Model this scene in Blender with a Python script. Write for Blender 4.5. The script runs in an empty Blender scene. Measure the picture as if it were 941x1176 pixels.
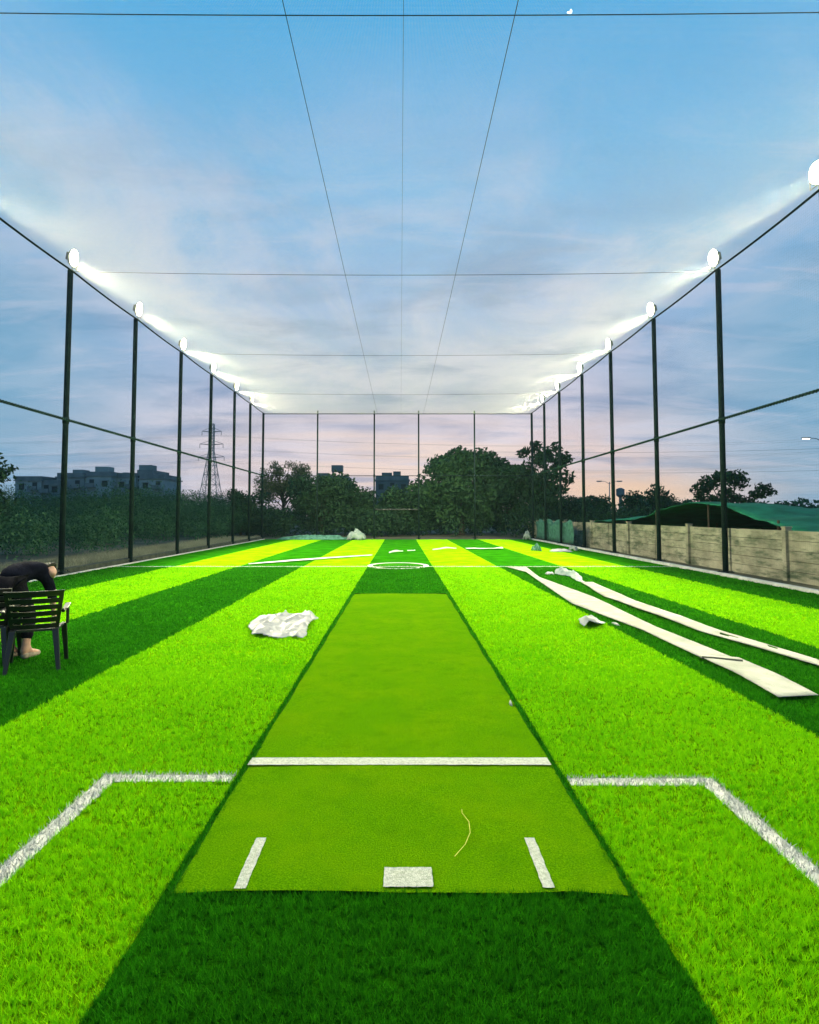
import bpy, bmesh, math, random
import numpy as np
from mathutils import Vector, Matrix, noise as mnoise

random.seed(7)
rng = np.random.default_rng(11)
S = bpy.context.scene
COL = S.collection
R = math.radians


def lin(r, g, b):
    f = lambda c: (c / 255 / 12.92) if c / 255 <= 0.04045 else ((c / 255 + 0.055) / 1.055) ** 2.4
    return (f(r), f(g), f(b), 1.0)


# ------------------------------------------------------------------ materials
def nodes_of(m):
    m.use_nodes = True
    nt = m.node_tree
    return nt, nt.nodes, nt.links


def mat(name, c1, c2=None, rough=0.7, scale=4.0, bump=0.0, bscale=40.0, metal=0.0, trans=0.0, detail=4.0, spec=0.3):
    m = bpy.data.materials.new(name)
    nt, N, L = nodes_of(m)
    p = N['Principled BSDF']
    p.inputs['Roughness'].default_value = rough
    p.inputs['Metallic'].default_value = metal
    p.inputs['Specular IOR Level'].default_value = spec
    tc = N.new('ShaderNodeTexCoord')
    if c2 is None:
        c2 = tuple(min(1, c * 1.25) for c in c1)
    nz = N.new('ShaderNodeTexNoise')
    nz.inputs['Scale'].default_value = scale
    nz.inputs['Detail'].default_value = detail
    L.new(tc.outputs['Object'], nz.inputs['Vector'])
    cr = N.new('ShaderNodeValToRGB')
    cr.color_ramp.elements[0].position = 0.35
    cr.color_ramp.elements[1].position = 0.65
    cr.color_ramp.elements[0].color = (*c1[:3], 1)
    cr.color_ramp.elements[1].color = (*c2[:3], 1)
    L.new(nz.outputs['Fac'], cr.inputs['Fac'])
    L.new(cr.outputs['Color'], p.inputs['Base Color'])
    if bump:
        n2 = N.new('ShaderNodeTexNoise')
        n2.inputs['Scale'].default_value = bscale
        L.new(tc.outputs['Object'], n2.inputs['Vector'])
        b = N.new('ShaderNodeBump')
        b.inputs['Strength'].default_value = bump
        b.inputs['Distance'].default_value = 0.02
        L.new(n2.outputs['Fac'], b.inputs['Height'])
        L.new(b.outputs['Normal'], p.inputs['Normal'])
    if trans:
        t = N.new('ShaderNodeBsdfTranslucent')
        L.new(cr.outputs['Color'], t.inputs['Color'])
        mx = N.new('ShaderNodeMixShader')
        mx.inputs[0].default_value = trans
        L.new(p.outputs[0], mx.inputs[1])
        L.new(t.outputs[0], mx.inputs[2])
        L.new(mx.outputs[0], N['Material Output'].inputs['Surface'])
    return m


def emit(name, col, strength):
    m = bpy.data.materials.new(name)
    nt, N, L = nodes_of(m)
    N.remove(N['Principled BSDF'])
    e = N.new('ShaderNodeEmission')
    e.inputs['Color'].default_value = (*col[:3], 1)
    e.inputs['Strength'].default_value = strength
    L.new(e.outputs[0], N['Material Output'].inputs['Surface'])
    return m


LIGHT_A, LIGHT_B = (0.060, 0.37, 0.001), (0.36, 0.69, 0.001)
DARK_A, DARK_B = (0.004, 0.070, 0.002), (0.040, 0.290, 0.003)


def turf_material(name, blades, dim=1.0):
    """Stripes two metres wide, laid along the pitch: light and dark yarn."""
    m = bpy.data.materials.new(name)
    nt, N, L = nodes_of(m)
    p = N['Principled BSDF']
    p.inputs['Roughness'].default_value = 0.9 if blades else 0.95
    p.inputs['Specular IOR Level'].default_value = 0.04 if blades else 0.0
    g = N.new('ShaderNodeNewGeometry')
    sp = N.new('ShaderNodeSeparateXYZ')
    L.new(g.outputs['Position'], sp.inputs[0])

    def M(op, a, b=None):
        n = N.new('ShaderNodeMath')
        n.operation = op
        for i, v in enumerate((a, b)):
            if v is None:
                continue
            if isinstance(v, (int, float)):
                n.inputs[i].default_value = v
            else:
                L.new(v, n.inputs[i])
        return n.outputs[0]
    # seams wander a few millimetres
    wn = N.new('ShaderNodeTexNoise'); wn.inputs['Scale'].default_value = 1.3
    L.new(g.outputs['Position'], wn.inputs['Vector'])
    xw = M('ADD', sp.outputs['X'], M('MULTIPLY', M('SUBTRACT', wn.outputs['Fac'], 0.5), 0.03))
    k = M('FLOOR', M('MULTIPLY', M('ADD', xw, 101.0), 0.5))
    stripe = M('MODULO', k, 2.0)                    # 0 -> dark, 1 -> light
    if blades:
        n0 = N.new('ShaderNodeTexNoise'); n0.inputs['Scale'].default_value = 26; n0.inputs['Detail'].default_value = 2
        L.new(g.outputs['Position'], n0.inputs['Vector'])
        n9 = N.new('ShaderNodeTexNoise'); n9.inputs['Scale'].default_value = 1.1; n9.inputs['Detail'].default_value = 4
        L.new(g.outputs['Position'], n9.inputs['Vector'])
        mr = N.new('ShaderNodeMapRange'); mr.inputs[1].default_value = 0.36; mr.inputs[2].default_value = 0.64
        L.new(n0.outputs['Fac'], mr.inputs[0])
        m9 = N.new('ShaderNodeMapRange'); m9.inputs[1].default_value = 0.3; m9.inputs[2].default_value = 0.7
        L.new(n9.outputs['Fac'], m9.inputs[0])
        fac = M('ADD', M('ADD', M('MULTIPLY', g.outputs['Random Per Island'], 0.48), M('MULTIPLY', mr.outputs[0], 0.30)), M('MULTIPLY', m9.outputs[0], 0.22))
    else:
        n1 = N.new('ShaderNodeTexNoise'); n1.inputs['Scale'].default_value = 42; n1.inputs['Detail'].default_value = 6
        n1.inputs['Roughness'].default_value = 0.75
        L.new(g.outputs['Position'], n1.inputs['Vector'])
        n2 = N.new('ShaderNodeTexNoise'); n2.inputs['Scale'].default_value = 1.6; n2.inputs['Detail'].default_value = 5
        L.new(g.outputs['Position'], n2.inputs['Vector'])
        fac = M('ADD', M('MULTIPLY', n1.outputs['Fac'], 0.8), M('MULTIPLY', n2.outputs['Fac'], 0.6))
        mr = N.new('ShaderNodeMapRange')
        mr.inputs[1].default_value = 0.45; mr.inputs[2].default_value = 0.95
        L.new(fac, mr.inputs[0]); fac = mr.outputs[0]

    def mix(f, a, b):
        n = N.new('ShaderNodeMix'); n.data_type = 'RGBA'
        for i, v in ((0, f), (6, a), (7, b)):
            if isinstance(v, tuple):
                n.inputs[i].default_value = (*v[:3], 1)
            else:
                L.new(v, n.inputs[i])
        return n.outputs[2]
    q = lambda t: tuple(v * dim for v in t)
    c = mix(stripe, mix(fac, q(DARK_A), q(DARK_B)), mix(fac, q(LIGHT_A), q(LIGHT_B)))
    L.new(c, p.inputs['Base Color'])
    if blades:
        t = N.new('ShaderNodeBsdfTranslucent'); L.new(c, t.inputs['Color'])
        mx = N.new('ShaderNodeMixShader'); mx.inputs[0].default_value = 0.18
        L.new(p.outputs[0], mx.inputs[1]); L.new(t.outputs[0], mx.inputs[2])
        L.new(mx.outputs[0], N['Material Output'].inputs['Surface'])
    else:
        n3 = N.new('ShaderNodeTexNoise'); n3.inputs['Scale'].default_value = 120; n3.inputs['Detail'].default_value = 3
        L.new(g.outputs['Position'], n3.inputs['Vector'])
        b = N.new('ShaderNodeBump'); b.inputs['Strength'].default_value = 0.8; b.inputs['Distance'].default_value = 0.02
        L.new(n3.outputs['Fac'], b.inputs['Height']); L.new(b.outputs['Normal'], p.inputs['Normal'])
    return m


MT = dict(
    ground=mat('dry_ground', (0.035, 0.038, 0.022), (0.11, 0.10, 0.06), 0.95, 0.35, 0.6, 8, detail=8),
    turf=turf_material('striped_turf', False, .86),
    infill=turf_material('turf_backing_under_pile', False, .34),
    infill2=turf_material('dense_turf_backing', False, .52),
    blade=turf_material('turf_yarn', True),
    matpile=mat('short_mat_pile', (0.040, 0.150, 0.001), (0.100, 0.255, 0.0012), 0.95, 130, 0.9, 240, spec=0.0),
    white_turf=mat('white_turf_yarn', (0.42, 0.43, 0.43), (0.56, 0.56, 0.55), 0.85, 60, 0.5, 160),
    white_paint=mat('white_mat_paint', (0.28, 0.31, 0.27), (0.42, 0.44, 0.41), 0.9, 70, 0.6, 200, spec=0.02),
    kerb=mat('whitewashed_concrete', (0.38, 0.38, 0.36), (0.55, 0.55, 0.53), 0.85, 5, 0.4, 60),
    darkkerb=mat('dark_concrete', (0.02, 0.028, 0.022), (0.05, 0.055, 0.04), 0.9, 5, 0.4, 60),
    pole=mat('dark_green_steel', (0.003, 0.009, 0.012), (0.007, 0.017, 0.020), 0.8, 6, 0.15, 80, spec=0.12),
    steel=mat('grey_steel', (0.18, 0.19, 0.19), (0.3, 0.3, 0.3), 0.45, 12, metal=0.7),
    cable=mat('dark_blue_cable', (0.012, 0.025, 0.04), (0.02, 0.04, 0.06), 0.6, 10),
    sidenet=mat('dark_green_twine', (0.012, 0.05, 0.04), (0.02, 0.08, 0.06), 0.8, 10),
    roofnet=mat('pale_nylon_twine', (0.62, 0.64, 0.62), (0.72, 0.73, 0.70), 0.6, 10, trans=0.65),
    housing=mat('floodlight_black', (0.012, 0.013, 0.014), (0.02, 0.021, 0.022), 0.5, 30),
    lens=emit('lit_lens', (1.0, 0.93, 0.62), 45.0),
    chair=mat('dark_brown_plastic', (0.003, 0.003, 0.004), (0.007, 0.006, 0.008), 0.34, 8, 0.05, 90, spec=0.5),
    plastic=mat('white_crumpled_plastic', (0.22, 0.235, 0.26), (0.30, 0.31, 0.335), 0.42, 7, 0.35, 18, trans=0.12),
    backing=mat('turf_backing', (0.24, 0.25, 0.23), (0.33, 0.335, 0.31), 0.9, 3.5, 0.5, 70, detail=9),
    backgap=mat('dark_seam_gap', (0.03, 0.035, 0.03), (0.05, 0.055, 0.05), 0.9, 20),
    tealnet=mat('teal_net_heap', (0.02, 0.085, 0.068), (0.06, 0.17, 0.14), 0.8, 6, 0.5, 22),
    darkbag=mat('dark_green_bag', (0.01, 0.07, 0.04), (0.03, 0.13, 0.08), 0.4, 6, 0.4, 30),
    greybag=mat('grey_sack', (0.16, 0.2, 0.18), (0.3, 0.34, 0.3), 0.7, 6, 0.4, 30),
    clearbag=mat('clear_plastic_bag', (0.22, 0.31, 0.30), (0.36, 0.42, 0.41), 0.3, 6, 0.4, 24, trans=0.4),
    shade=mat('green_shade_net', (0.003, 0.105, 0.048), (0.008, 0.175, 0.085), 0.85, 1.6, 0.4, 30, trans=0.08),
    undershade=mat('under_canopy_shade', (0.006, 0.012, 0.012), (0.014, 0.022, 0.02), 0.9, 3),  # near-black colour standing in for the shade below the canopy
    skin=mat('skin', (0.36, 0.20, 0.14), (0.44, 0.26, 0.19), 0.55, 20, spec=0.4),
    shirt=mat('navy_shirt', (0.003, 0.0035, 0.008), (0.007, 0.008, 0.016), 0.95, 12, 0.4, 30, spec=0.02),
    trouser=mat('dark_trousers', (0.004, 0.004, 0.007), (0.009, 0.009, 0.013), 0.95, 12, 0.4, 30, spec=0.02),
    hair=mat('black_hair', (0.006, 0.005, 0.005), (0.015, 0.012, 0.011), 0.5, 60, 0.5, 120),
    shoe=mat('pale_shoe', (0.20, 0.16, 0.12), (0.32, 0.27, 0.21), 0.8, 30),
    bark=mat('bark', (0.03, 0.024, 0.018), (0.07, 0.055, 0.04), 0.95, 6, 0.6, 30),
    leaf_dark=mat('dark_leaf', (0.008, 0.032, 0.014), (0.022, 0.070, 0.022), 0.7, 1.2, trans=0.25, detail=6),
    leaf_mid=mat('mid_leaf', (0.012, 0.046, 0.018), (0.034, 0.095, 0.028), 0.7, 1.0, trans=0.25, detail=6),
    leaf_olive=mat('olive_leaf', (0.06, 0.085, 0.03), (0.15, 0.17, 0.065), 0.6, 1.5, trans=0.3, detail=6),
    leaf_scrub=mat('scrub_leaf', (0.012, 0.058, 0.026), (0.040, 0.115, 0.045), 0.8, 0.5, trans=0.2, detail=8),
    bwall=mat('pale_plaster', (0.14, 0.20, 0.22), (0.22, 0.29, 0.31), 0.9, 0.25, detail=6),
    bwall2=mat('stained_plaster', (0.10, 0.145, 0.16), (0.16, 0.21, 0.23), 0.9, 0.25, detail=6),
    bwall3=mat('shaded_plaster', (0.06, 0.085, 0.10), (0.10, 0.13, 0.15), 0.9, 0.25, detail=6),  # darker copy of the wall plaster, backlit shade put into its colour
    roofc=mat('roof_concrete', (0.08, 0.11, 0.125), (0.14, 0.17, 0.19), 0.9, 0.5),
    tank=mat('black_tank_plastic', (0.015, 0.018, 0.02), (0.03, 0.033, 0.035), 0.5, 2),
    pane=mat('dark_window_glass', (0.010, 0.016, 0.02), (0.02, 0.03, 0.036), 0.5, 2, spec=0.2),
    litpane=emit('lit_window', (0.9, 1.0, 1.0), 1.6),
    slit=emit('street_light_lens', (1.0, 0.98, 0.85), 9.0),
    moon=emit('moonlight', (1.0, 1.0, 0.92), 2.5),
    thread=mat('yellow_yarn', (0.35, 0.38, 0.04), (0.5, 0.5, 0.07), 0.7, 40),
)


def overlay(m, scale, lo, hi, col, amount, stretch=(1, 1, 1), detail=6):
    # worn or dirty patches with a shape of their own
    nt, N, L = nodes_of(m)
    p = N['Principled BSDF']
    src = p.inputs['Base Color'].links[0].from_socket
    tc = N.new('ShaderNodeTexCoord'); mp = N.new('ShaderNodeMapping'); mp.inputs['Scale'].default_value = stretch
    L.new(tc.outputs['Object'], mp.inputs[0])
    n = N.new('ShaderNodeTexNoise'); n.inputs['Scale'].default_value = scale; n.inputs['Detail'].default_value = detail
    n.inputs['Roughness'].default_value = .65
    L.new(mp.outputs[0], n.inputs['Vector'])
    mr = N.new('ShaderNodeMapRange'); mr.inputs[1].default_value = lo; mr.inputs[2].default_value = hi; mr.inputs[4].default_value = amount
    L.new(n.outputs['Fac'], mr.inputs[0])
    mx = N.new('ShaderNodeMix'); mx.data_type = 'RGBA'
    L.new(mr.outputs[0], mx.inputs[0]); L.new(src, mx.inputs[6]); mx.inputs[7].default_value = (*col, 1)
    L.new(mx.outputs[2], p.inputs['Base Color'])


overlay(MT['matpile'], 1.7, .42, .70, (.125, .245, .0015), .5)
overlay(MT['matpile'], 5.0, .52, .75, (.035, .13, .001), .45)
overlay(MT['backing'], 1.2, .45, .7, (.17, .19, .15), .7)
overlay(MT['backing'], 9, .58, .75, (.12, .16, .09), .6)
overlay(MT['plastic'], 2.5, .5, .75, (.17, .19, .21), .6)
overlay(MT['kerb'], 1.6, .48, .72, (.26, .28, .22), .7)


def wall_material():
    m = mat('stained_precast_concrete', (0.20, 0.185, 0.135), (0.36, 0.335, 0.25), 0.9, 1.5, 0.5, 40, detail=9)
    nt, N, L = nodes_of(m)
    p = N['Principled BSDF']
    src = p.inputs['Base Color'].links[0].from_socket
    tc = N.new('ShaderNodeTexCoord')
    mp = N.new('ShaderNodeMapping')
    mp.inputs['Scale'].default_value = (1, 0.55, 2.6)
    L.new(tc.outputs['Object'], mp.inputs[0])
    n = N.new('ShaderNodeTexNoise'); n.inputs['Scale'].default_value = 1.4; n.inputs['Detail'].default_value = 9
    n.inputs['Roughness'].default_value = 0.7
    L.new(mp.outputs[0], n.inputs['Vector'])
    r = N.new('ShaderNodeValToRGB')
    r.color_ramp.elements[0].position = 0.47; r.color_ramp.elements[1].position = 0.64
    L.new(n.outputs['Fac'], r.inputs[0])
    mx = N.new('ShaderNodeMix'); mx.data_type = 'RGBA'
    L.new(r.outputs['Color'], mx.inputs[0]); L.new(src, mx.inputs[6])
    mx.inputs[7].default_value = (0.055, 0.075, 0.045, 1)
    L.new(mx.outputs[2], p.inputs['Base Color'])
    return m


MT['wall'] = wall_material()

# ------------------------------------------------------------------ helpers


class MB:
    """collects shapes, then links them as ONE mesh object"""

    def __init__(self):
        self.v, self.f = [], []

    def add(self, vs, fs):
        o = len(self.v)
        self.v += [tuple(v) for v in vs]
        self.f += [tuple(i + o for i in f) for f in fs]

    def box(self, c, s, rz=0, mtx=None):
        x, y, z = s[0] / 2, s[1] / 2, s[2] / 2
        vs = [Vector((a * x, b * y, d * z)) for d in (-1, 1) for (a, b) in ((-1, -1), (1, -1), (1, 1), (-1, 1))]
        if mtx is not None:
            vs = [mtx @ v for v in vs]
        elif rz:
            q = Matrix.Rotation(rz, 3, 'Z'); vs = [q @ v for v in vs]
        vs = [v + Vector(c) for v in vs]
        self.add(vs, [(3, 2, 1, 0), (4, 5, 6, 7), (0, 1, 5, 4), (1, 2, 6, 5), (2, 3, 7, 6), (3, 0, 4, 7)])

    def tube(self, pts, r, n=8, cap=True):
        pts = [Vector(p) for p in pts]
        rs = r if isinstance(r, (list, tuple)) else [r] * len(pts)
        rings = []
        up = None
        for i, p in enumerate(pts):
            d = (pts[min(i + 1, len(pts) - 1)] - pts[max(i - 1, 0)]).normalized()
            a = Vector((0, 0, 1)) if abs(d.z) < 0.95 else Vector((1, 0, 0))
            if up is not None:
                a = up
            u = d.cross(a).normalized(); w = u.cross(d).normalized(); up = w
            rings.append([p + (u * math.cos(2 * math.pi * k / n) + w * math.sin(2 * math.pi * k / n)) * rs[i] for k in range(n)])
        vs = [v for ring in rings for v in ring]
        fs = []
        for i in range(len(pts) - 1):
            for k in range(n):
                fs.append((i * n + k, i * n + (k + 1) % n, (i + 1) * n + (k + 1) % n, (i + 1) * n + k))
        if cap:
            fs.append(tuple(range(n))[::-1]); fs.append(tuple((len(pts) - 1) * n + k for k in range(n)))
        self.add(vs, fs)

    def build(self, name, m, parent=None, smooth=False):
        me = bpy.data.meshes.new(name)
        me.from_pydata(self.v, [], self.f)
        me.update()
        if smooth:
            me.polygons.foreach_set('use_smooth', [True] * len(me.polygons))
        me.materials.append(m)
        o = bpy.data.objects.new(name, me)
        COL.objects.link(o)
        if parent:
            o.parent = parent
        return o


def np_mesh(name, verts, faces_n, m, parent=None):
    """verts (n,3) array, consecutive groups of faces_n vertices are faces"""
    me = bpy.data.meshes.new(name)
    n = len(verts)
    me.vertices.add(n)
    me.vertices.foreach_set('co', np.asarray(verts, np.float32).ravel())
    nf = n // faces_n
    me.loops.add(n)
    me.loops.foreach_set('vertex_index', np.arange(n, dtype=np.int32))
    me.polygons.add(nf)
    me.polygons.foreach_set('loop_start', np.arange(0, n, faces_n, dtype=np.int32))
    me.update(calc_edges=True)
    me.materials.append(m)
    o = bpy.data.objects.new(name, me)
    COL.objects.link(o)
    if parent:
        o.parent = parent
    return o


def tag(o, label=None, cat=None, group=None, kind=None):
    if label: o['label'] = label
    if cat: o['category'] = cat
    if group: o['group'] = group
    if kind: o['kind'] = kind
    return o


def empty(name, loc, rz=0):
    o = bpy.data.objects.new(name, None)
    COL.objects.link(o)
    o.location = loc
    o.rotation_euler = (0, 0, rz)
    return o


def children(o):
    return [c for c in bpy.data.objects if c.parent == o]


def copy_tree(o, parent=None):
    c = o.copy()
    COL.objects.link(c)
    c.parent = parent
    for ch in children(o):
        copy_tree(ch, c)
    return c


ORD = ['first', 'second', 'third', 'fourth', 'fifth', 'sixth', 'seventh', 'eighth', 'ninth', 'tenth', 'eleventh', 'twelfth']

# ------------------------------------------------------------------ setting: ground and turf
XL, XR, YB, HT, HM = -8.9, 8.53, 39.7, 8.2, 4.13
Y0 = -2.0
b = MB()
b.add([(-400, -60, -0.06), (400, -60, -0.06), (400, 420, -0.06), (-400, 420, -0.06)], [(0, 1, 2, 3)])
tag(b.build('ground', MT['ground']), kind='structure')
b = MB()
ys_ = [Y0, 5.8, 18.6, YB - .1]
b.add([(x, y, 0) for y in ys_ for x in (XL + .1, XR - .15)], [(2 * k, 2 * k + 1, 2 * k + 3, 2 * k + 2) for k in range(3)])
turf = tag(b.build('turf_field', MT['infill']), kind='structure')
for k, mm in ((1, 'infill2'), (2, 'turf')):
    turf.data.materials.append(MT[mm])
    turf.data.polygons[k].material_index = k
for s, x0 in (('kerb', XL), ('kerb', XR)):
    b = MB()
    sg = 1 if x0 < 0 else -1
    n = 28
    vs, fs = [], []
    for i in range(n + 1):
        y = Y0 + (YB - Y0) * i / n
        j = 0.008 * math.sin(i * 1.7) + random.uniform(-.006, .006)
        a0, a1 = x0 + sg * 0.02, x0 + sg * ((0.16 if x0 > 0 else 0.11) + j)
        h = (0.075 if x0 > 0 else 0.028) + random.uniform(-.006, .006)
        vs += [(a0, y, -0.05), (a0, y, h), (a1 - sg * .012, y, h), (a1, y, h - .012), (a1, y, -0.05)]
    for i in range(n):
        for k in range(4):
            fs.append((i * 5 + k, i * 5 + k + 1, i * 5 + k + 6, i * 5 + k + 5))
    b.add(vs, fs)
    tag(b.build(s, MT['kerb']), kind='structure')
b = MB(); b.box((XL - .2, (Y0 + YB) / 2, 0.04), (.22, YB - Y0, .22))
tag(b.build('plinth', MT['darkkerb']), kind='structure')

# lines inlaid in the turf (each its own part of the field)
LINES = []   # (x0,x1,y0,y1) on the pile: no green blades here


def blades(xy, h, w, lean, z0=0.0):
    n = len(xy)
    a = rng.uniform(0, 2 * np.pi, n)
    hh = h * rng.uniform(0.55, 1.15, n)
    ww = w * rng.uniform(0.7, 1.3, n)
    la = rng.uniform(0, 2 * np.pi, n)
    ll = hh * rng.uniform(0.15, 1.0, n) * lean
    V = np.zeros((n, 3, 3), np.float32)
    dx, dy = np.cos(a) * ww / 2, np.sin(a) * ww / 2
    V[:, 0, 0] = xy[:, 0] - dx; V[:, 0, 1] = xy[:, 1] - dy; V[:, 0, 2] = z0
    V[:, 1, 0] = xy[:, 0] + dx; V[:, 1, 1] = xy[:, 1] + dy; V[:, 1, 2] = z0
    V[:, 2, 0] = xy[:, 0] + np.cos(la) * ll; V[:, 2, 1] = xy[:, 1] + np.sin(la) * ll; V[:, 2, 2] = z0 + hh
    return V.reshape(-1, 3)


def turf_line(name, rects, density=9000):
    vs = []
    for (x0, x1, y0, y1) in rects:
        LINES.append((x0, x1, y0, y1))
        vs.append([(x0, y0, .005), (x1, y0, .005), (x1, y1, .005), (x0, y1, .005)])
        n = int((x1 - x0) * (y1 - y0) * density)
        xy = np.stack([rng.uniform(x0 - .008, x1 + .008, n), rng.uniform(y0 - .008, y1 + .008, n)], 1)
        V = blades(xy, .03, .007, .9).reshape(-1, 3, 3)
        V4 = np.concatenate([V, V[:, 2:3]], 1)
        V4[:, 3] += [0.0006, 0, 0]
        vs.append(V4.reshape(-1, 3))
    return np_mesh(name, np.concatenate([np.asarray(v, np.float32) for v in vs]), 4, MT['white_turf'], turf)


turf_line('box_line', [(-1.81, -1.715, Y0, 3.83), (-1.715, -1.02, 3.735, 3.83)])
turf_line('box_line', [(1.79, 1.885, Y0, 3.78), (1.01, 1.79, 3.685, 3.78)])
turf_line('halfway_line', [(XL + .2, XR - .2, 18.80, 18.875)], 1500)
b = MB()
n = 48
vs, fs = [], []
for i in range(n):
    a = 2 * math.pi * i / n
    for r_ in (0.80, 0.96):
        vs.append((-0.07 + r_ * math.cos(a), 19.2 + r_ * 1.25 * math.sin(a), .009))
for i in range(n):
    j = (i + 1) % n
    fs.append((2 * i, 2 * i + 1, 2 * j + 1, 2 * j))
b.add(vs, fs)
b.build('centre_circle', MT['white_turf'], turf)

# matting laid over the dark stripe
b = MB()
n = 40
vs, fs = [], []
for i in range(n + 1):
    y = 2.65 + (12.36 - 2.65) * i / n
    w = 0.965 - 0.045 * i / n
    for k in range(9):
        x = -w + 2 * w * k / 8
        e = 0.012 if k in (0, 8) else 0.016
        vs.append((x + (0.006 * math.sin(i * 1.3) if k in (0, 8) else 0), y + (random.uniform(-.01, .01) if i in (0, n) else 0),
                   0.005 if i in (0, n) and k in (0, 8) else e + 0.002 * math.sin(i * .9 + k)))
for i in range(n):
    for k in range(8):
        a = i * 9 + k
        fs.append((a, a + 1, a + 10, a + 9))
b.add(vs, fs)
pitch = b.build('pitch_mat', MT['matpile'], smooth=True)
tag(pitch, 'long olive green cricket mat on the middle stripe with white crease markings', 'mat')


def paint(name, x0, x1, y0, y1, nx=12, ny=4):
    b = MB()
    vs, fs = [], []
    for j in range(ny + 1):
        for i in range(nx + 1):
            ex = random.uniform(-.002, .002)
            vs.append((x0 + (x1 - x0) * i / nx + ex, y0 + (y1 - y0) * j / ny + random.uniform(-.002, .002), .0215))
    for j in range(ny):
        for i in range(nx):
            a = j * (nx + 1) + i
            fs.append((a, a + 1, a + nx + 2, a + nx + 1))
    b.add(vs, fs)
    return b.build(name, MT['white_paint'], pitch)


paint('popping_crease', -.965, .955, 3.94, 4.055, 60, 3)
paint('return_crease', -.705, -.655, 2.665, 3.07, 3, 16)
paint('return_crease', .605, .655, 2.67, 3.07, 3, 16)
paint('stump_mark', -.072, .140, 2.675, 2.82, 10, 8)
b = MB()   # dark selvedge of the mat
for sg in (-1, 1):
    vs, fs = [], []
    for i in range(n + 1):
        y = 2.65 + (12.36 - 2.65) * i / n
        w = 0.965 - 0.045 * i / n
        vs += [(sg * (w - .004), y, .0105), (sg * (w + .012), y, .006)]
    for i in range(n):
        fs.append((2 * i, 2 * i + 1, 2 * i + 3, 2 * i + 2))
    b.add(vs, fs)
b.box((0, 12.385, .011), (1.85, .04, .012))
b.build('selvedge', mat('mat_selvedge', (0.008, 0.055, 0.003), (0.016, 0.09, 0.004), 1.0, 30, spec=0.0), pitch)

# the pile: real yarn near the camera, thinning where it can no longer be told apart
bands = [(0.9, 3.2, 30000, .034, .0036), (3.2, 4.6, 17000, .034, .0050), (4.6, 6.5, 11500, .034, .0070), (6.5, 9.0, 4600, .033, .0120),
         (9.0, 13.0, 2000, .034, .018), (13.0, 18.6, 1100, .034, .026)]
allv = []
for (y0, y1, den, h, w) in bands:
    hw = min(0.72 * y1 + 0.7, 8.75)
    nn = int(2 * hw * (y1 - y0) * den)
    nt_ = nn // 7
    cen = np.stack([rng.uniform(-hw, hw, nt_), rng.uniform(y0, y1, nt_)], 1)
    xy = np.repeat(cen, 7, 0) + rng.normal(0, 1.0, (nt_ * 7, 2)) * w * 1.15
    keep = np.abs(xy[:, 0]) < 0.72 * xy[:, 1] + 0.9
    keep &= (xy[:, 0] > XL + .12) & (xy[:, 0] < XR - .17)
    keep &= ~((np.abs(xy[:, 0]) < 0.955) & (xy[:, 1] > 2.655) & (xy[:, 1] < 12.38))
    for (a0, a1, c0, c1) in LINES:
        keep &= ~((xy[:, 0] > a0) & (xy[:, 0] < a1) & (xy[:, 1] > c0) & (xy[:, 1] < c1))
    xy = xy[keep]
    # slight clumping of the tufts
    cl = 0.5 + 0.5 * np.sin(xy[:, 0] * 23 + 3 * np.sin(xy[:, 1] * 17)) * np.sin(xy[:, 1] * 29)
    xy = xy[rng.uniform(0, 1, len(xy)) < 0.65 + 0.35 * cl]
    allv.append(blades(xy, h, w, 0.9))
tag(np_mesh('turf_grass', np.concatenate(allv), 3, MT['blade']), 'artificial grass yarn standing up in light and dark green stripes', 'grass', kind='stuff')

# ------------------------------------------------------------------ cage: poles, rails, nets, floodlights
PY = [YB, 36.3, 32.8, 28.65, 24.65, 20.4, 16.25, 12.1, 8.0, 3.9]


def make_pole(h, r, name):
    root = empty(name, (0, 0, 0))
    m = MB(); m.tube([(0, 0, -.05), (0, 0, h)], r, 14); m.build('shaft', MT['pole'], root, True)
    m = MB(); m.box((0, 0, .085), (.3, .3, .02))
    for sx in (-1, 1):
        for sy in (-1, 1):
            m.tube([(sx * .11, sy * .11, .08), (sx * .11, sy * .11, .12)], .012, 6)
    m.build('base_plate', MT['pole'], root)
    m = MB(); m.tube([(0, 0, HM - .09), (0, 0, HM + .09)], r + .012, 14); m.build('clamp', MT['pole'], root, True)
    return root


pole0 = make_pole(HT + .04, .072, 'net_pole')
first = True
POLES = []
for side, x in (('left', XL - .09), ('right', XR + .09)):
    for i, y in enumerate(PY):
        o = pole0 if first else copy_tree(pole0)
        first = False
        o.location = (x, y, 0)
        o.rotation_euler = (R(random.uniform(-.12, .12)), R(random.uniform(-.12, .12)), random.uniform(-.1, .1))
        where = f'{side} back corner' if i == 0 else f'{side} side'
        if i == 0:
            lab = f'tall dark steel net pole at the {side} corner of the back net'
        else:
            lab = f'tall dark steel net pole, {ORD[i - 1]} along the {side} side counted forward from the back corner'
        tag(o, lab, 'pole', f'net poles along the {side} side')
bx = [-5.43, -1.71, 1.2, 4.86]
bt = ['left of the goal opening', 'on the left of the goal opening', 'on the right of the goal opening', 'in front of the big tree']
bl = ['thin dark back pole between the left corner and the goal opening', 'thin dark back pole forming the left goal post',
      'thin dark back pole forming the right goal post', 'thin dark back pole in front of the big bushy tree']
for x, l in zip(bx, bl):
    if x == bx[0]:
        bp0 = make_pole(HT + .22, .05, 'net_pole'); o = bp0
    else:
        o = copy_tree(bp0)
    o.location = (x, YB + .06, 0)
    tag(o, l, 'pole', 'net poles along the back')


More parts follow.
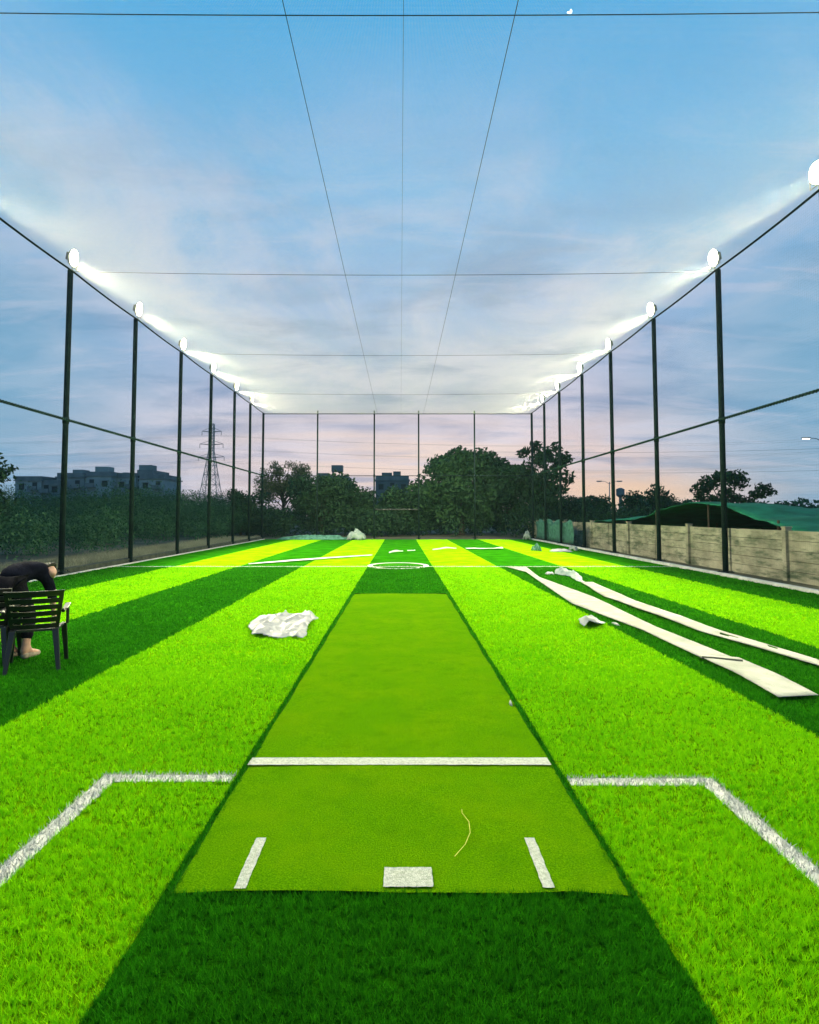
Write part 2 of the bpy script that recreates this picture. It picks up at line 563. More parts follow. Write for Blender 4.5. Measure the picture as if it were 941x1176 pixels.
def rail(name, pts, r, label, cat='rail', group=None, wrap=False):
    m = MB(); m.tube(pts, r, 8)
    o = m.build(name, MT['pole'] if cat == 'rail' else MT['cable'], smooth=True)
    if wrap:   # lacing that ties the net to the rail
        lac = MB()
        A = Vector(pts[0]); B = Vector(pts[-1]); d = (B - A)
        k = int(d.length / .11)
        u = d.normalized(); s = u.cross(Vector((0, 0, 1))).normalized(); w = Vector((0, 0, 1))
        hp = []
        for q in range(k * 6):
            a = q / 6 * 2 * math.pi
            hp.append(A + d * (q / (k * 6)) + (s * math.cos(a) + w * math.sin(a)) * (r + .010))
        lac.tube(hp, .009, 4)
        lac.build('lacing', MT['sidenet'], o)
    return tag(o, label, cat, group)


def sagline(a, b_, n, sag):
    a, b_ = Vector(a), Vector(b_)
    return [a.lerp(b_, i / n) - Vector((0, 0, sag * 4 * (i / n) * (1 - i / n))) for i in range(n + 1)]


for side, x in (('left', XL), ('right', XR)):
    pts = []
    ys = PY[::-1]
    for k in range(len(ys) - 1):
        seg = sagline((x, ys[k], HT), (x, ys[k + 1], HT), 6, .035)
        pts += seg[:-1] if k < len(ys) - 2 else seg
    rail('top_rail', pts, .026, f'dark top rail running below the floodlights on the {side} side', group='top rails')
    rail('middle_rail', [(x, Y0, HM), (x, YB, HM)], .026, f'dark laced middle rail at half height on the {side} side', group='middle rails', wrap=True)
rail('top_rail', [(XL, YB, HT), (XR, YB, HT)], .028, 'dark top rail across the back of the cage', group='top rails')
rail('middle_rail', [(XL, YB, HM), (XR, YB, HM)], .022, 'dark middle rail across the back of the cage', group='middle rails')
m = MB(); m.tube([(-1.66, YB - .06, 1.93), (1.15, YB - .06, 1.93)], .05, 10)
tag(m.build('goal_crossbar', MT['tank'], smooth=True), 'low crossbar between the two middle poles of the back net', 'crossbar')

# overhead cables
for x, l in ((-1.5, 'left of the two dark cables running lengthwise under the roof net'), (1.5, 'right of the two dark cables running lengthwise under the roof net')):
    rail('roof_cable', sagline((x, Y0, HT - .03), (x, YB, HT - .03), 20, .05), .0052, l, 'cable', 'lengthwise roof cables')
rail('roof_cable', sagline((0.04, Y0, HT - .02), (0.04, YB, HT - .02), 20, .03), .0025, 'faint thin seam line down the middle of the roof net', 'cable', 'lengthwise roof cables')
for y, l in ((7.62, 'nearest crosswise cable high across the top of the view'), (16.25, 'second crosswise cable, level with the nearest visible left pole'),
             (24.65, 'third crosswise cable below the roof net'), (32.8, 'farthest crosswise cable below the roof net')):
    rail('roof_cable', sagline((XL, y, HT), (XR, y, HT), 24, .10), .0065 if y < 20 else .006, l, 'cable', 'crosswise roof cables')


def strands(name, u0, u1, v0, v1, step, r, to3, m, sag=None):
    """a net of twine: every strand is a real three-sided thread"""
    vs = []
    def thread(p, q):
        p, q = Vector(p), Vector(q)
        d = (q - p).normalized()
        a = d.orthogonal().normalized(); c = d.cross(a)
        ring = [(a * math.cos(t) + c * math.sin(t)) * r for t in (0.3, 2.39, 4.49)]
        for k in range(3):
            e, f = ring[k], ring[(k + 1) % 3]
            vs.extend([p + e, p + f, q + f, q + e])
    n = int((u1 - u0) / step)
    for i in range(n + 1):
        u = u0 + (u1 - u0) * i / n
        K = 6
        for k in range(K):
            thread(to3(u, v0 + (v1 - v0) * k / K), to3(u, v0 + (v1 - v0) * (k + 1) / K))
    n = int((v1 - v0) / step)
    for i in range(n + 1):
        v = v0 + (v1 - v0) * i / n
        K = 6
        for k in range(K):
            thread(to3(u0 + (u1 - u0) * k / K, v), to3(u0 + (u1 - u0) * (k + 1) / K, v))
    return np_mesh(name, np.array([tuple(v) for v in vs], np.float32), 4, m)


o = strands('side_net', Y0, YB, .1, HT, .06, .00045, lambda u, v: (XL, u, v), MT['sidenet'])
tag(o, 'fine dark green net stretched along the left poles', 'net', 'nets of the cage')
o = strands('side_net', Y0, YB, .1, HT, .06, .00045, lambda u, v: (XR, u, v), MT['sidenet'])
tag(o, 'fine dark green net stretched along the right poles', 'net', 'nets of the cage')
o = strands('back_net', XL, XR, .1, HT, .08, .0008, lambda u, v: (u, YB, v), MT['sidenet'])
tag(o, 'fine dark net across the far end of the cage', 'net', 'nets of the cage')
o = strands('roof_net', XL, XR, Y0, YB, .020, .00062, lambda u, v: (u, v, HT + .01 - .0007 * (8.7 - abs(u)) * 3), MT['roofnet'])
tag(o, 'fine pale net stretched overhead and lit by the floodlights', 'net', 'nets of the cage')


TILT = 9


def make_flood():
    root = empty('floodlight', (0, 0, 0))
    # local: +x is where it shines (inward), tilted down
    tl = Matrix.Rotation(R(TILT), 3, 'Y')
    P0 = Vector((0, 0, .30))
    body = MB(); body.tube([P0 + tl @ Vector((x_, 0, 0)) for x_ in (-.05, -.03, .02, .035)], [.10, .20, .235, .24], 28)
    for k in range(9):
        body.box(P0 + tl @ Vector((-.085, -.12 + .03 * k, 0)), (.07, .007, .2), mtx=tl)
    body.build('housing', MT['housing'], root)
    le = MB(); le.tube([P0 + tl @ Vector((x_, 0, 0)) for x_ in (.0355, .047)], [.222, .215], 28)
    le.build('lens', MT['lens'], root)
    br = MB()
    br.tube([(0, -.255, .30), (0, -.255, .06), (0, .255, .06), (0, .255, .30)], .014, 6)
    br.tube([(0, 0, -.06), (0, 0, .07)], .022, 8)
    br.build('bracket', MT['steel'], root)
    return root


LAMP_W = 1850.0
fl0 = make_flood()
first = True
for side, x, rz in (('left', XL - .02, 0), ('right', XR + .02, math.pi)):
    for i, y in enumerate(PY[1:]):
        o = fl0 if first else copy_tree(fl0)
        first = False
        o.location = (x, y, HT + .08)
        o.rotation_euler = (0, 0, rz + R(random.uniform(-4, 4)))
        tag(o, f'glowing floodlight on the {ORD[i]} {side} pole counted forward from the back corner', 'floodlight', f'floodlights on the {side} side')
        ld = bpy.data.lights.get('flood_beam') or bpy.data.lights.new('flood_beam', 'SPOT')
        ld.shadow_soft_size = .13; ld.spot_size = R(178); ld.spot_blend = .22
        ld.energy = LAMP_W; ld.color = (1.0, 0.92, 0.56)
        lo = bpy.data.objects.new('flood_beam', ld)
        COL.objects.link(lo)
        lo.parent = o
        tl = Matrix.Rotation(R(TILT), 3, 'Y')
        lo.location = tl @ Vector((.19, 0, 0)) + Vector((0, 0, .30))
        lo.rotation_euler = (0, R(-90), 0)

# ------------------------------------------------------------------ vegetation


def leaf_cloud(clumps, per, size, flat=1.0):
    """clumps: (cx,cy,cz,r, squash). leaves: small bent quads through the clump volume, denser to its rim"""
    out = []
    for (cx, cy, cz, r, sq) in clumps:
        n = max(20, int(per * r * r))
        d = rng.normal(size=(n, 3)); d /= np.linalg.norm(d, axis=1, keepdims=True)
        rad = r * rng.uniform(0, 1, n) ** 0.45 * (1 + 0.22 * np.sin(d[:, 0] * 5 + cx) * np.cos(d[:, 2] * 6 + cy))
        P = d * rad[:, None]
        P[:, 2] *= sq
        P += [cx, cy, cz]
        a = rng.normal(size=(n, 3)); a /= np.linalg.norm(a, axis=1, keepdims=True)
        c = np.cross(a, rng.normal(size=(n, 3))); c /= np.linalg.norm(c, axis=1, keepdims=True)
        s = size * rng.uniform(.5, 1.35, n)[:, None]
        V = np.stack([P - a * s, P + c * s * .45 * flat, P + a * s, P - c * s * .45 * flat], 1)
        out.append(V.reshape(-1, 3))
    return np.concatenate(out)


def tree(name, label, x, y, trunk_h, clumps, lm, per, size, tr=.12, limbs=True, group=None, flat=1.0):
    """clumps are given relative to the tree's foot"""
    root = empty(name, (x, y, -.05))
    t = MB()
    top = Vector((random.uniform(-.2, .2), random.uniform(-.2, .2), trunk_h))
    t.tube([(0, 0, 0), (top.x * .4, top.y * .4, trunk_h * .5), top], [tr, tr * .8, tr * .55], 9)
    if limbs:
        for (cx, cy, cz, r, sq) in clumps:
            e = Vector((cx, cy, cz))
            s = top * random.uniform(.55, 1)
            mid = s.lerp(e, .5) + Vector((random.uniform(-.2, .2), random.uniform(-.2, .2), random.uniform(0, .25)))
            t.tube([s, mid, e], [tr * .4, tr * .25, tr * .08], 6)
    t.build('trunk', MT['bark'], root, True)
    np_mesh('crown', leaf_cloud(clumps, per, size, flat), 4, MT[lm], root)
    return tag(root, label, 'tree' if 'tree' in name else 'bush', group)


def blob(n, cx, cy, cz, rx, ry, rz, r0, r1, sq=.8):
    out = []
    while len(out) < n:
        p = [random.uniform(-1, 1) for _ in range(3)]
        if sum(q * q for q in p) > 1: continue
        out.append((cx + p[0] * rx, cy + p[1] * ry, cz + p[2] * rz, random.uniform(r0, r1), sq))
    return out


# big tree behind the back net
cl = blob(30, .3, 0, 4.1, 4.4, 2.2, 2.5, .9, 1.6) + blob(9, 3.6, 0, 3.6, 1.6, 1.2, 2.0, .8, 1.2) + blob(14, 5.2, 0, 3.0, 1.5, 1.2, 1.9, .8, 1.1) + blob(12, -1.0, 0, 1.9, 3.4, 2, .9, .9, 1.4) + [(-.3, 0, 6.3, 1.3, .7), (1.9, 0, 6.2, 1.1, .7), (-2.2, 0, 5.4, 1.0, .8), (-3.7, -.5, 3.2, 1.0, .9)]
tree('bushy_tree', 'big dense dark green tree behind the right half of the back net', 5.0, 49.5, 3.0, cl, 'leaf_mid', 420, .20, .28)
# open crowned tree right of it
cl = [(-.6, 0, 6.9, .62, .9), (.9, 0, 6.8, .55, .9), (1.9, 0, 6.0, .5, .9), (-1.5, .2, 6.5, .6, .9), (.2, .1, 6.4, .6, .9), (1.3, 0, 5.6, .6, .9), (-.5, 0, 6.0, .7, .9)] + blob(24, 0, 0, 4.7, 1.9, 1.4, 1.6, .42, .75) + blob(10, -.4, 0, 2.6, 1.7, 1.2, 1.2, .6, 1.0)
tree('open_crowned_tree', 'taller loose leaved tree with gaps beside the right back corner', 11.2, 47.5, 4.2, cl, 'leaf_dark', 230, .22, .13)
# feathery tree left
cl = blob(34, 0, 0, 5.0, 2.6, 1.5, 1.35, .5, .95) + blob(8, 0, 0, 3.6, 2.3, 1.5, .8, .8, 1.2)
tree('feathery_tree', 'pale feathery olive tree rising behind the left back corner', -10.4, 54.5, 4.0, cl, 'leaf_olive', 380, .10, .16)
cl = blob(22, 0, 0, 2.8, 2.6, 1.5, 1.7, .8, 1.3)
tree('dark_bush', 'broad dark bush behind the left part of the back net', -6.2, 48, 1.6, cl, 'leaf_dark', 420, .15, .14)
cl = blob(20, 0, 0, 2.7, 2.0, 1.5, 1.7, .8, 1.2)
tree('dark_bush', 'dark bush with a peaked top left of the goal opening', -3.7, 50, 1.8, cl, 'leaf_dark', 400, .15, .12)
cl = blob(14, 0, 0, 2.2, 2.6, 1.4, 1.5, .8, 1.2)
tree('dark_bush', 'dark bush filling the goal opening in front of the apartment block', -.4, 49, 1.4, cl, 'leaf_dark', 420, .15, .12)
cl = blob(13, 0, 0, 2.4, 2.6, 1.5, 1.5, .7, 1.2)
tree('dark_bush', 'shaggy dark bush just left of the left back corner pole', -12.8, 49, 1.4, cl, 'leaf_dark', 380, .15, .12)
cl = blob(11, 0, 0, 1.6, 2.2, 1.4, 1.1, .6, 1.0)
tree('dark_bush', 'low dark bush right of the open crowned tree', 14.5, 50, 1.0, cl, 'leaf_dark', 380, .15, .1)
# right side beyond the wall
cl = [(-2.2, 0, 3.5, .75, .75), (-1.5, 0, 4.0, .9, .7), (-.5, 0, 4.35, .95, .65), (.4, 0, 4.5, .75, .6), (.8, .2, 4.0, .7, .7), (-1.9, .3, 2.9, .7, .7),
      (2.4, 0, 3.6, .62, .7), (2.9, 0, 3.25, .5, .6), (1.9, 0, 3.1, .6, .6), (-.3, 0, 3.3, .6, .6), (.6, .4, 2.8, .7, .6), (-.8, .4, 2.7, .8, .6), (1.4, .2, 2.5, .6, .6)]
tree('spreading_tree', 'flat topped spreading tree rising above the green shade net', 24.4, 45, 2.3, cl, 'leaf_dark', 420, .16, .16)
for (lab, x, y, s, lm) in (('small round dark tree left of the spreading tree', 24.7, 60, 1.5, 'leaf_dark'),
                           ('small bushy tree behind the right side poles near the sunset', 21.5, 66, 1.35, 'leaf_mid'),
                           ('low bush between the right back corner and the street lamp', 17.4, 62, 1.2, 'leaf_dark')):
    cl = blob(11, 0, 0, 1.75 * s, 1.6 * s, 1.2, 1.05 * s, .5 * s, .85 * s)
    tree('round_tree', lab, x, y, 1.5 * s, cl, lm, 260, .17, .1)
cl = blob(12, 0, 0, 3.1, 1.5, 1.5, 1.4, .5, .95)
tree('edge_tree', 'dark leafy tree at the far left edge of the view', -20.5, 29.5, 2.4, cl, 'leaf_dark', 300, .14, .12)
cl = blob(9, 0, 0, 2.6, 1.5, 1.2, .9, .5, .8)
tree('round_tree', 'small pale tree right of the left apartment blocks', -33.5, 80, 2.0, cl, 'leaf_mid', 260, .2, .12)

# scrub on the left: one thicket nobody could count
cl = []
for _ in range(330):
    x = -11.6 - 30 * random.random() ** 1.4
    y = random.uniform(9, 78)
    if x > -13.5 and random.random() < .5: continue
    h = random.uniform(.5, 1.25) + (-x - 11) * .022 + .35 * mnoise.noise((x * .15, y * .12, 0))
    cl.append((x, y, h * .85, h * random.uniform(.8, 1.15), .9))
for _ in range(50):
    x = random.uniform(-26, -11); y = random.uniform(44, 70)
    h = random.uniform(.9, 1.6); cl.append((x, y, h * .9, h, .9))
for _ in range(110):
    y = random.uniform(38, 85); x = -y * random.uniform(.24, .80)
    if x > -13: continue
    h = random.uniform(1.2, 1.95) + .010 * y + .5 * mnoise.noise((x * .1, y * .1, 4)); cl.append((x, y, h * .85, h * .85, .95))
o = np_mesh('thicket', leaf_cloud(cl, 520, .072), 4, MT['leaf_scrub'])
tag(o, 'dark tangled thicket of scrub beyond the left net', 'thicket', kind='stuff')
cl = []
for _ in range(90):
    x = random.uniform(-14, 18); y = random.uniform(43.5, 56)
    h = random.uniform(.8, 1.5); cl.append((x, y, h * .8, h, .9))
o = np_mesh('undergrowth', leaf_cloud(cl, 260, .13), 4, MT['leaf_dark'])
tag(o, 'dark undergrowth below the trees behind the back net', 'undergrowth', kind='stuff')
cl = []
for _ in range(240):
    x = random.uniform(28, 150); y = random.uniform(75, 150)
    h = random.uniform(1.5, 3.4) * (1 + .25 * mnoise.noise((x * .05, y * .05, 3))); cl.append((x, y, h * .75, h * .8, .8))
for _ in range(260):
    x = random.uniform(-150, 40); y = random.uniform(100, 190)
    h = random.uniform(1.5, 3.0); cl.append((x, y, h * .75, h * .8, .8))
o = np_mesh('far_treeline', leaf_cloud(cl, 34, .42), 4, MT['leaf_scrub'])
tag(o, 'far off low line of trees along the horizon', 'treeline', kind='stuff')
# dry grass verge beyond the left kerb
nn = 60000
xy = np.stack([XL - .35 - 2.6 * rng.uniform(0, 1, nn) ** 1.3, rng.uniform(6, 41, nn)], 1)
o = np_mesh('dry_grass', blades(xy, .28, .014, .9, -.06), 3, mat('dry_grass_blade', (0.13, 0.14, 0.09), (0.28, 0.28, 0.19), .8, 1.0))
tag(o, 'dry pale grass growing along the foot of the left net', 'grass', kind='stuff')

# ------------------------------------------------------------------ buildings


def building(label, x, y, blocks, rz=0, lit=None):
    """blocks: (x0,x1,depth,height,material, storeys, tank list)"""
    root = empty('apartment_block', (x, y, -.06), rz)
    for bi, (x0, x1, d, h, mm, tanks) in enumerate(blocks):
        w = MB(); w.box(((x0 + x1) / 2, d / 2 + bi * .35, h / 2), (x1 - x0, d, h))
        w.build('wall', MT[mm], root)
        yf = bi * .35
        rf = MB(); rf.box(((x0 + x1) / 2, d / 2 + yf, h + .12), (x1 - x0 + .5, d + .5, .24))
        for (px, pw, ph) in ((x0 + .1, .2, .8), (x1 - .1, .2, .8)):
            rf.box((px, d / 2 + yf, h + .24 + ph / 2), (pw, d - .2, ph))
        rf.box(((x0 + x1) / 2, yf + .12, h + .24 + .4), (x1 - x0 - .45, .18, .8))
        rfo = rf.build('roof', MT['roofc'], root)
        for (tx, tw, th, legs) in tanks:
            t = MB()
            if legs:
                for a in (-1, 1):
                    for c in (-1, 1):
                        t.box((tx + a * tw * .4, 3 + yf + c * 1.0, h + .24 + 1.0), (.25, .25, 2.0))
                t.box((tx, 3 + yf, h + .24 + 2.0 + th / 2), (tw, 2.6, th))
                t.build('water_tank', MT['roofc'], rfo)
            else:
                t.box((tx, 3.2 + yf, h + .26 + th / 2), (tw, 3.0, th))
                t.build('stair_tower', MT[mm], rfo)
        nst = max(1, round(h / 3.0)); nw = max(2, int((x1 - x0) / 2.6))
        for s in range(nst):
            z = 1.7 + s * (h / nst)
            if z + .7 > h: continue
            for k in range(nw):
                wx = x0 + (k + .5) * (x1 - x0) / nw
                if (k + s + bi) % 4 == 3:
                    m = MB(); m.box((wx, yf - .55, z - .75), (1.9, 1.1, .14)); m.box((wx, yf - 1.05, z - .3), (1.9, .1, .8))
                    m.build('balcony', MT['roofc'], root)
                    m = MB(); m.box((wx, yf - .004, z + .1), (1.0, .05, 1.7)); m.build('window', MT['pane'], root)
                else:
                    m = MB(); m.box((wx, yf - .004, z), (1.15, .05, 1.25)); 
                    wo = m.build('window', MT['litpane'] if lit == (bi, s, k) else MT['pane'], root)
                    m = MB(); m.box((wx, yf - .22, z + .72), (1.6, .44, .1)); m.build('sunshade', MT[mm], wo)
    return tag(root, label, 'building', 'apartment blocks on the skyline')


building('long low pale apartment block at the left end of the skyline', -81, 128,
         [(0, 5.5, 9, 8.7, 'bwall', []), (5.5, 9, 9, 7.9, 'bwall2', [])])
building('broad stepped apartment block left of the nearest left pole', -74, 131,
         [(0, 6.0, 10, 9.6, 'bwall2', [(3.6, 2.2, 1.6, False)]), (6.0, 11.6, 10, 9.9, 'bwall', [(8.6, 2.8, 2.0, False)])])
building('tallest stepped apartment block with roof towers between the left poles', -62.4, 134,
         [(0, 4.2, 10, 9.8, 'bwall', [(1.0, 1.2, 1.0, False)]), (4.2, 7.6, 10, 10.5, 'bwall2', [(5.3, 2.8, 2.0, False)])])
building('apartment block with one lit window beside the second left pole', -54.8, 130,
         [(-1.0, 4.4, 10, 9.2, 'bwall', [])], lit=(0, 2, 1))
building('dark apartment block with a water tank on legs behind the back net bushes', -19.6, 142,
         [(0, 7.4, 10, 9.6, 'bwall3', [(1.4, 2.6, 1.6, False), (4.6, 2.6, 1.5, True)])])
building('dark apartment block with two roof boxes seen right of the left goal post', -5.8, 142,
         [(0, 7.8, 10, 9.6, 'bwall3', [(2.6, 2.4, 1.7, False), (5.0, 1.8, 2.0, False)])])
b = MB(); 

# ------------------------------------------------------------------ pylon, power lines, street lamps, moon
root = empty('power_pylon', (-47.0, 151, 0))
m = MB()
Hh = 24.5
def half(z): return 3.0 + (0.55 - 3.0) * min(1, z / 17.5) if z < 17.5 else 0.55
lv = [0, 3, 6, 9, 11.5, 13.8, 15.8, 17.5, 19, 20.5, 22, 24.2]
for k in range(len(lv) - 1):
    z0, z1 = lv[k], lv[k + 1]; h0, h1 = half(z0), half(z1)
    c0 = [(h0, h0), (-h0, h0), (-h0, -h0), (h0, -h0)]; c1 = [(h1, h1), (-h1, h1), (-h1, -h1), (h1, -h1)]
    for q in range(4):
        m.tube([(*c0[q], z0), (*c1[q], z1)], .09, 4)
        m.tube([(*c0[q], z0), (*c1[(q + 1) % 4], z1)], .05, 4)
        m.tube([(*c0[(q + 1) % 4], z0), (*c1[q], z1)], .05, 4)
        m.tube([(*c1[q], z1), (*c1[(q + 1) % 4], z1)], .05, 4)
m.tube([(0, 0, 24), (0, 0, 25)], .08, 4)
m.build('tower', MT['steel'], root)
armz = [(22.2, 2.4), (19.0, 2.9), (15.8, 3.2)]
for z, w in armz:
    for sg in (-1, 1):
        m = MB()
        for s in (-.5, .5):
            m.tube([(sg * .5, s, z), (sg * w, 0, z + .15)], .06, 4)
        m.tube([(sg * .5, 0, z + 1.0), (sg * w, 0, z + .15)], .05, 4)
        m.tube([(sg * w, 0, z + .1), (sg * w, 0, z - .9)], .07, 5)
        m.build('arm', MT['steel'], root)
tag(root, 'tall lattice power pylon beyond the left net', 'pylon')
for i, (z, w) in enumerate(armz):
    for sg in (-1, 1):
        tip = Vector((-47 + sg * w, 151, z - .85))
        m = MB()
        m.tube(sagline(tip, (150, 158 + sg * 3, z + 1.5), 30, 3.5), .012, 4)
        m.tube(sagline(tip, (-240, 140 + sg * 3, z + 2), 30, 4.0), .012, 4)
        o = m.build('power_line', MT['cable'])
        tag(o, f'thin power line hung from the {"left" if sg < 0 else "right"} tip of the {["top", "middle", "lowest"][i]} pylon arms', 'power line', 'power lines from the pylon')
for k, (z0, z1, lab) in enumerate(((7.2, 8.0, 'lower thin cable sagging across the sky beyond the right net'), (9.7, 10.6, 'upper thin cable sagging across the sky beyond the right net'))):
    m = MB(); m.tube(sagline((9, 78, z0), (80, 66, z1), 24, .9), .012, 4)
    m.tube([(9, 78, -.05), (9, 78, z0 + .3)], .03, 4)
    tag(m.build('street_cable', MT['cable']), lab, 'cable', 'cables over the road')


def street_lamp(label, x, y, h, arms, glow):
    root = empty('street_lamp', (x, y, -.06))
    m = MB(); m.tube([(0, 0, 0), (0, 0, h)], [.1, .06], 10); m.build('post', MT['steel'], root, True)
    for dx in arms:
        m = MB(); m.tube([(0, 0, h - .3), (dx * .5, 0, h + .05), (dx, 0, h + .1)], .035, 6); a = m.build('arm', MT['steel'], root)
        m = MB(); m.box((dx * 1.15, 0, h + .1), (.75, .26, .12)); hd = m.build('lamp_head', MT['steel'], root)
        m = MB(); m.box((dx * 1.15, 0, h + .02), (.62, .2, .06)); m.build('lens', MT['slit'] if glow else MT['kerb'], hd)
    return tag(root, label, 'street lamp', 'street lamps beyond the right net')


street_lamp('lit street lamp at the right edge with bright white head', 42.2, 60.5, 9.2, [-1.5], True)
street_lamp('unlit double armed street lamp beyond the right side poles', 30.9, 90, 6.5, [-1.3, 1.3], False)
root = empty('water_tower', (32.5, 90, -.06))
m = MB(); m.tube([(0, 0, 0), (0, 0, 4.2)], .22, 10); m.build('stem', MT['roofc'], root)
m = MB(); m.tube([(0, 0, 4.2), (0, 0, 4.5), (0, 0, 5.4), (0, 0, 5.6)], [.25, .6, .6, .2], 14); m.build('tank', MT['roofc'], root)
tag(root, 'small dark water tower right of the double armed street lamp', 'water tower')
# moon: crescent with thickness far away
mp = []
D = 1400.0
c = Vector((.2885 * D, D, 1.6 + .8616 * D))
rr = 8.0
K = 16
vs, fs = [], []
for s in (-1, 1):
    for i in range(K + 1):
        a = math.pi * (i / K) - math.pi / 2
        po = Vector((math.cos(a) * rr, s * 1.5, math.sin(a) * rr)); pi_ = Vector((math.cos(a) * rr * .35, s * 1.5, math.sin(a) * rr))
        vs += [po, pi_]
n2 = (K + 1) * 2
for i in range(K):
    fs += [(2 * i, 2 * i + 1, 2 * i + 3, 2 * i + 2), (n2 + 2 * i + 2, n2 + 2 * i + 3, n2 + 2 * i + 1, n2 + 2 * i),
           (2 * i, 2 * i + 2, n2 + 2 * i + 2, n2 + 2 * i), (2 * i + 1, n2 + 2 * i + 1, n2 + 2 * i + 3, 2 * i + 3)]
m = MB(); m.add(vs, fs)
o = m.build('moon', MT['moon']); o.location = c; o.rotation_euler = (R(-20), R(40), 0)
tag(o, 'small bright crescent moon high in the sky', 'moon')

# ------------------------------------------------------------------ wall and shade net on the right
WX = 9.75
root = empty('compound_wall', (WX, 0, -.06))
py = [6.0, 10.4, 15.4, 20.6, 26.0, 31.0, 36.0, 41.0, 46.0]
WH = 1.27
for i in range(len(py) - 1):
    m = MB()
    rows = 5
    for k in range(rows):
        z0 = k * WH / rows; z1 = (k + 1) * WH / rows - .012
        half_l = (py[i + 1] - py[i]) / 2
        for q in range(2):   # two slabs per row meet at a hairline
            ya = py[i] + .08 + q * half_l; yb = py[i] + half_l - .004 + q * (half_l - .08)
            dx = random.uniform(-.006, .006)
            m.box((dx, (ya + yb) / 2, (z0 + z1) / 2), (.05, yb - ya, z1 - z0))
    m.build('panel_bay', MT['wall'], root)
for y in py:
    m = MB(); m.box((-.02, y, WH / 2 + .02), (.16, .15, WH + .08)); m.box((-.02, y, WH + .075), (.19, .18, .03))
    m.build('post', MT['wall'], root)
tag(root, 'stained beige precast concrete wall of stacked slabs behind the right net', 'wall')

root = empty('shade_canopy', (13.0, 24.0, 0))
nx, ny = 24, 130
vs, fs = [], []
ya, yb = -13.0, 20.0
def ridge(y):      # height of the front edge along the wall
    pk = [(-13, 1.0), (-9, 1.2), (-6.5, 1.5), (-3.8, 1.95), (-2, 1.98), (0, 1.83), (3, 1.5), (6, 1.3), (12, 1.15), (20, .35)]
    for (a, za), (b_, zb) in zip(pk, pk[1:]):
        if a <= y <= b_:
            t = (y - a) / (b_ - a); t = t * t * (3 - 2 * t)
            return za + (zb - za) * t
    return .3
for j in range(ny + 1):
    y = ya + (yb - ya) * j / ny
    for i in range(nx + 1):
        t = i / nx
        x = -2.75 + 8.5 * t + .15 * math.sin(y * .9)
        h = ridge(y) + .10 * math.sin(min(1, t / .2) * math.pi / 2) - .62 * max(0, t - .1) - .05 * math.sin(t * 9 + y * .6)
        if t > .75: h -= (t - .75) * 6.0  # rear drop shaped to keep light out and darken the space underneath
        h += .07 * mnoise.noise((x * .8, y * .8, 0)) + .045 * mnoise.noise((x * 2.1, y * 1.3, 5)) - .05 * abs(math.sin(y * 1.35 + t))
        vs.append((x, y, max(h, .02)))
for j in range(ny):
    for i in range(nx):
        a = j * (nx + 1) + i
        fs.append((a, a + 1, a + nx + 2, a + nx + 1))
m = MB(); m.add(vs, fs)
o = m.build('net_sheet', MT['shade'], root, True)
sm = o.modifiers.new('thick', 'SOLIDIFY'); sm.thickness = .012
for (x, y) in ((-2.6, -3.4), (-2.6, .8), (-2.6, -7.2), (-2.6, 5.5), (-2.6, 11), (1.5, -2.5), (1.5, 4), (1.5, -7)):
    m = MB(); m.tube([(x, y, -.05), (x, y, ridge(y) - (.22 if x > 0 else .0))], .035, 8); m.build('prop', MT['bark'], root)
m = MB()  # dark boxes added to stand for the shade under the canopy
for (x, y, s) in ((.6, 2, 1.2), (.2, -2.2, 1.3), (.8, 6.5, .9), (.4, -6.3, .9), (.6, 10, .7)):
    m.box((x + 1.5, y, s / 2 * .8), (1.2, 4.2, s * .85))
m.build('shade_boxes', MT['undershade'], root)
tag(root, 'sagging green shade net canopy peaked over the wall on the right', 'canopy')
# green mesh screen tied to the net at the back right
vs, fs = [], []
for j in range(25):
    y = 31.0 + 8.4 * j / 24
    for i in range(5):
        z = .1 + (1.15 + .1 * math.sin(j)) * i / 4
        vs.append((XR + .22 + .05 * math.sin(j * 1.3 + i), y, z))
for j in range(24):
    for i in range(4):
        a = j * 5 + i; fs.append((a, a + 1, a + 6, a + 5))
m = MB(); m.add(vs, fs)
o = m.build('mesh_screen', MT['tealnet'], smooth=True)
sm = o.modifiers.new('thick', 'SOLIDIFY'); sm.thickness = .01
tag(o, 'faded teal mesh screen along the foot of the right net near the back corner', 'screen')

# ------------------------------------------------------------------ loose things on the turf


def sheet(name, label, cat, left, right, m, z=.03, sub=6, wob=.008, group=None, holes=()):
    """a long flat strip whose edges are two rows of ground points"""
    n = len(left)
    L_, R_ = [], []
    for i in range(n - 1):
        for k in range(sub):
            t = k / sub
            L_.append(Vector(left[i]).lerp(Vector(left[i + 1]), t)); R_.append(Vector(right[i]).lerp(Vector(right[i + 1]), t))
    L_.append(Vector(left[-1])); R_.append(Vector(right[-1]))
    vs, fs = [], []
    W = 6
    for i, (a, c) in enumerate(zip(L_, R_)):
        for k in range(W + 1):
            p = a.lerp(c, k / W)
            nz = mnoise.noise((p.x * 1.7, p.y * .9, z * 10))
            e = wob if 0 < k < W else wob * .5
            vs.append((p.x + (random.uniform(-.005, .005) if k in (0, W) else 0), p.y, z + e * (nz + .6) + .006))
    for i in range(len(L_) - 1):
        for k in range(W):
            a = i * (W + 1) + k
            if (i, k) in holes: continue
            fs.append((a, a + 1, a + W + 2, a + W + 1))
    b = MB(); b.add(vs, fs)
    o = b.build(name, m, smooth=True)
    s = o.modifiers.new('thick', 'SOLIDIFY'); s.thickness = .006; s.offset = 1
    return tag(o, label, cat, group)


def g2(px, py_):     # ground point (metres) measured from the photograph
    dy = py_ - 591.0
    y = 700 * 1.6 / dy + .084
    return ((px - 460) / dy * 1.6, y)


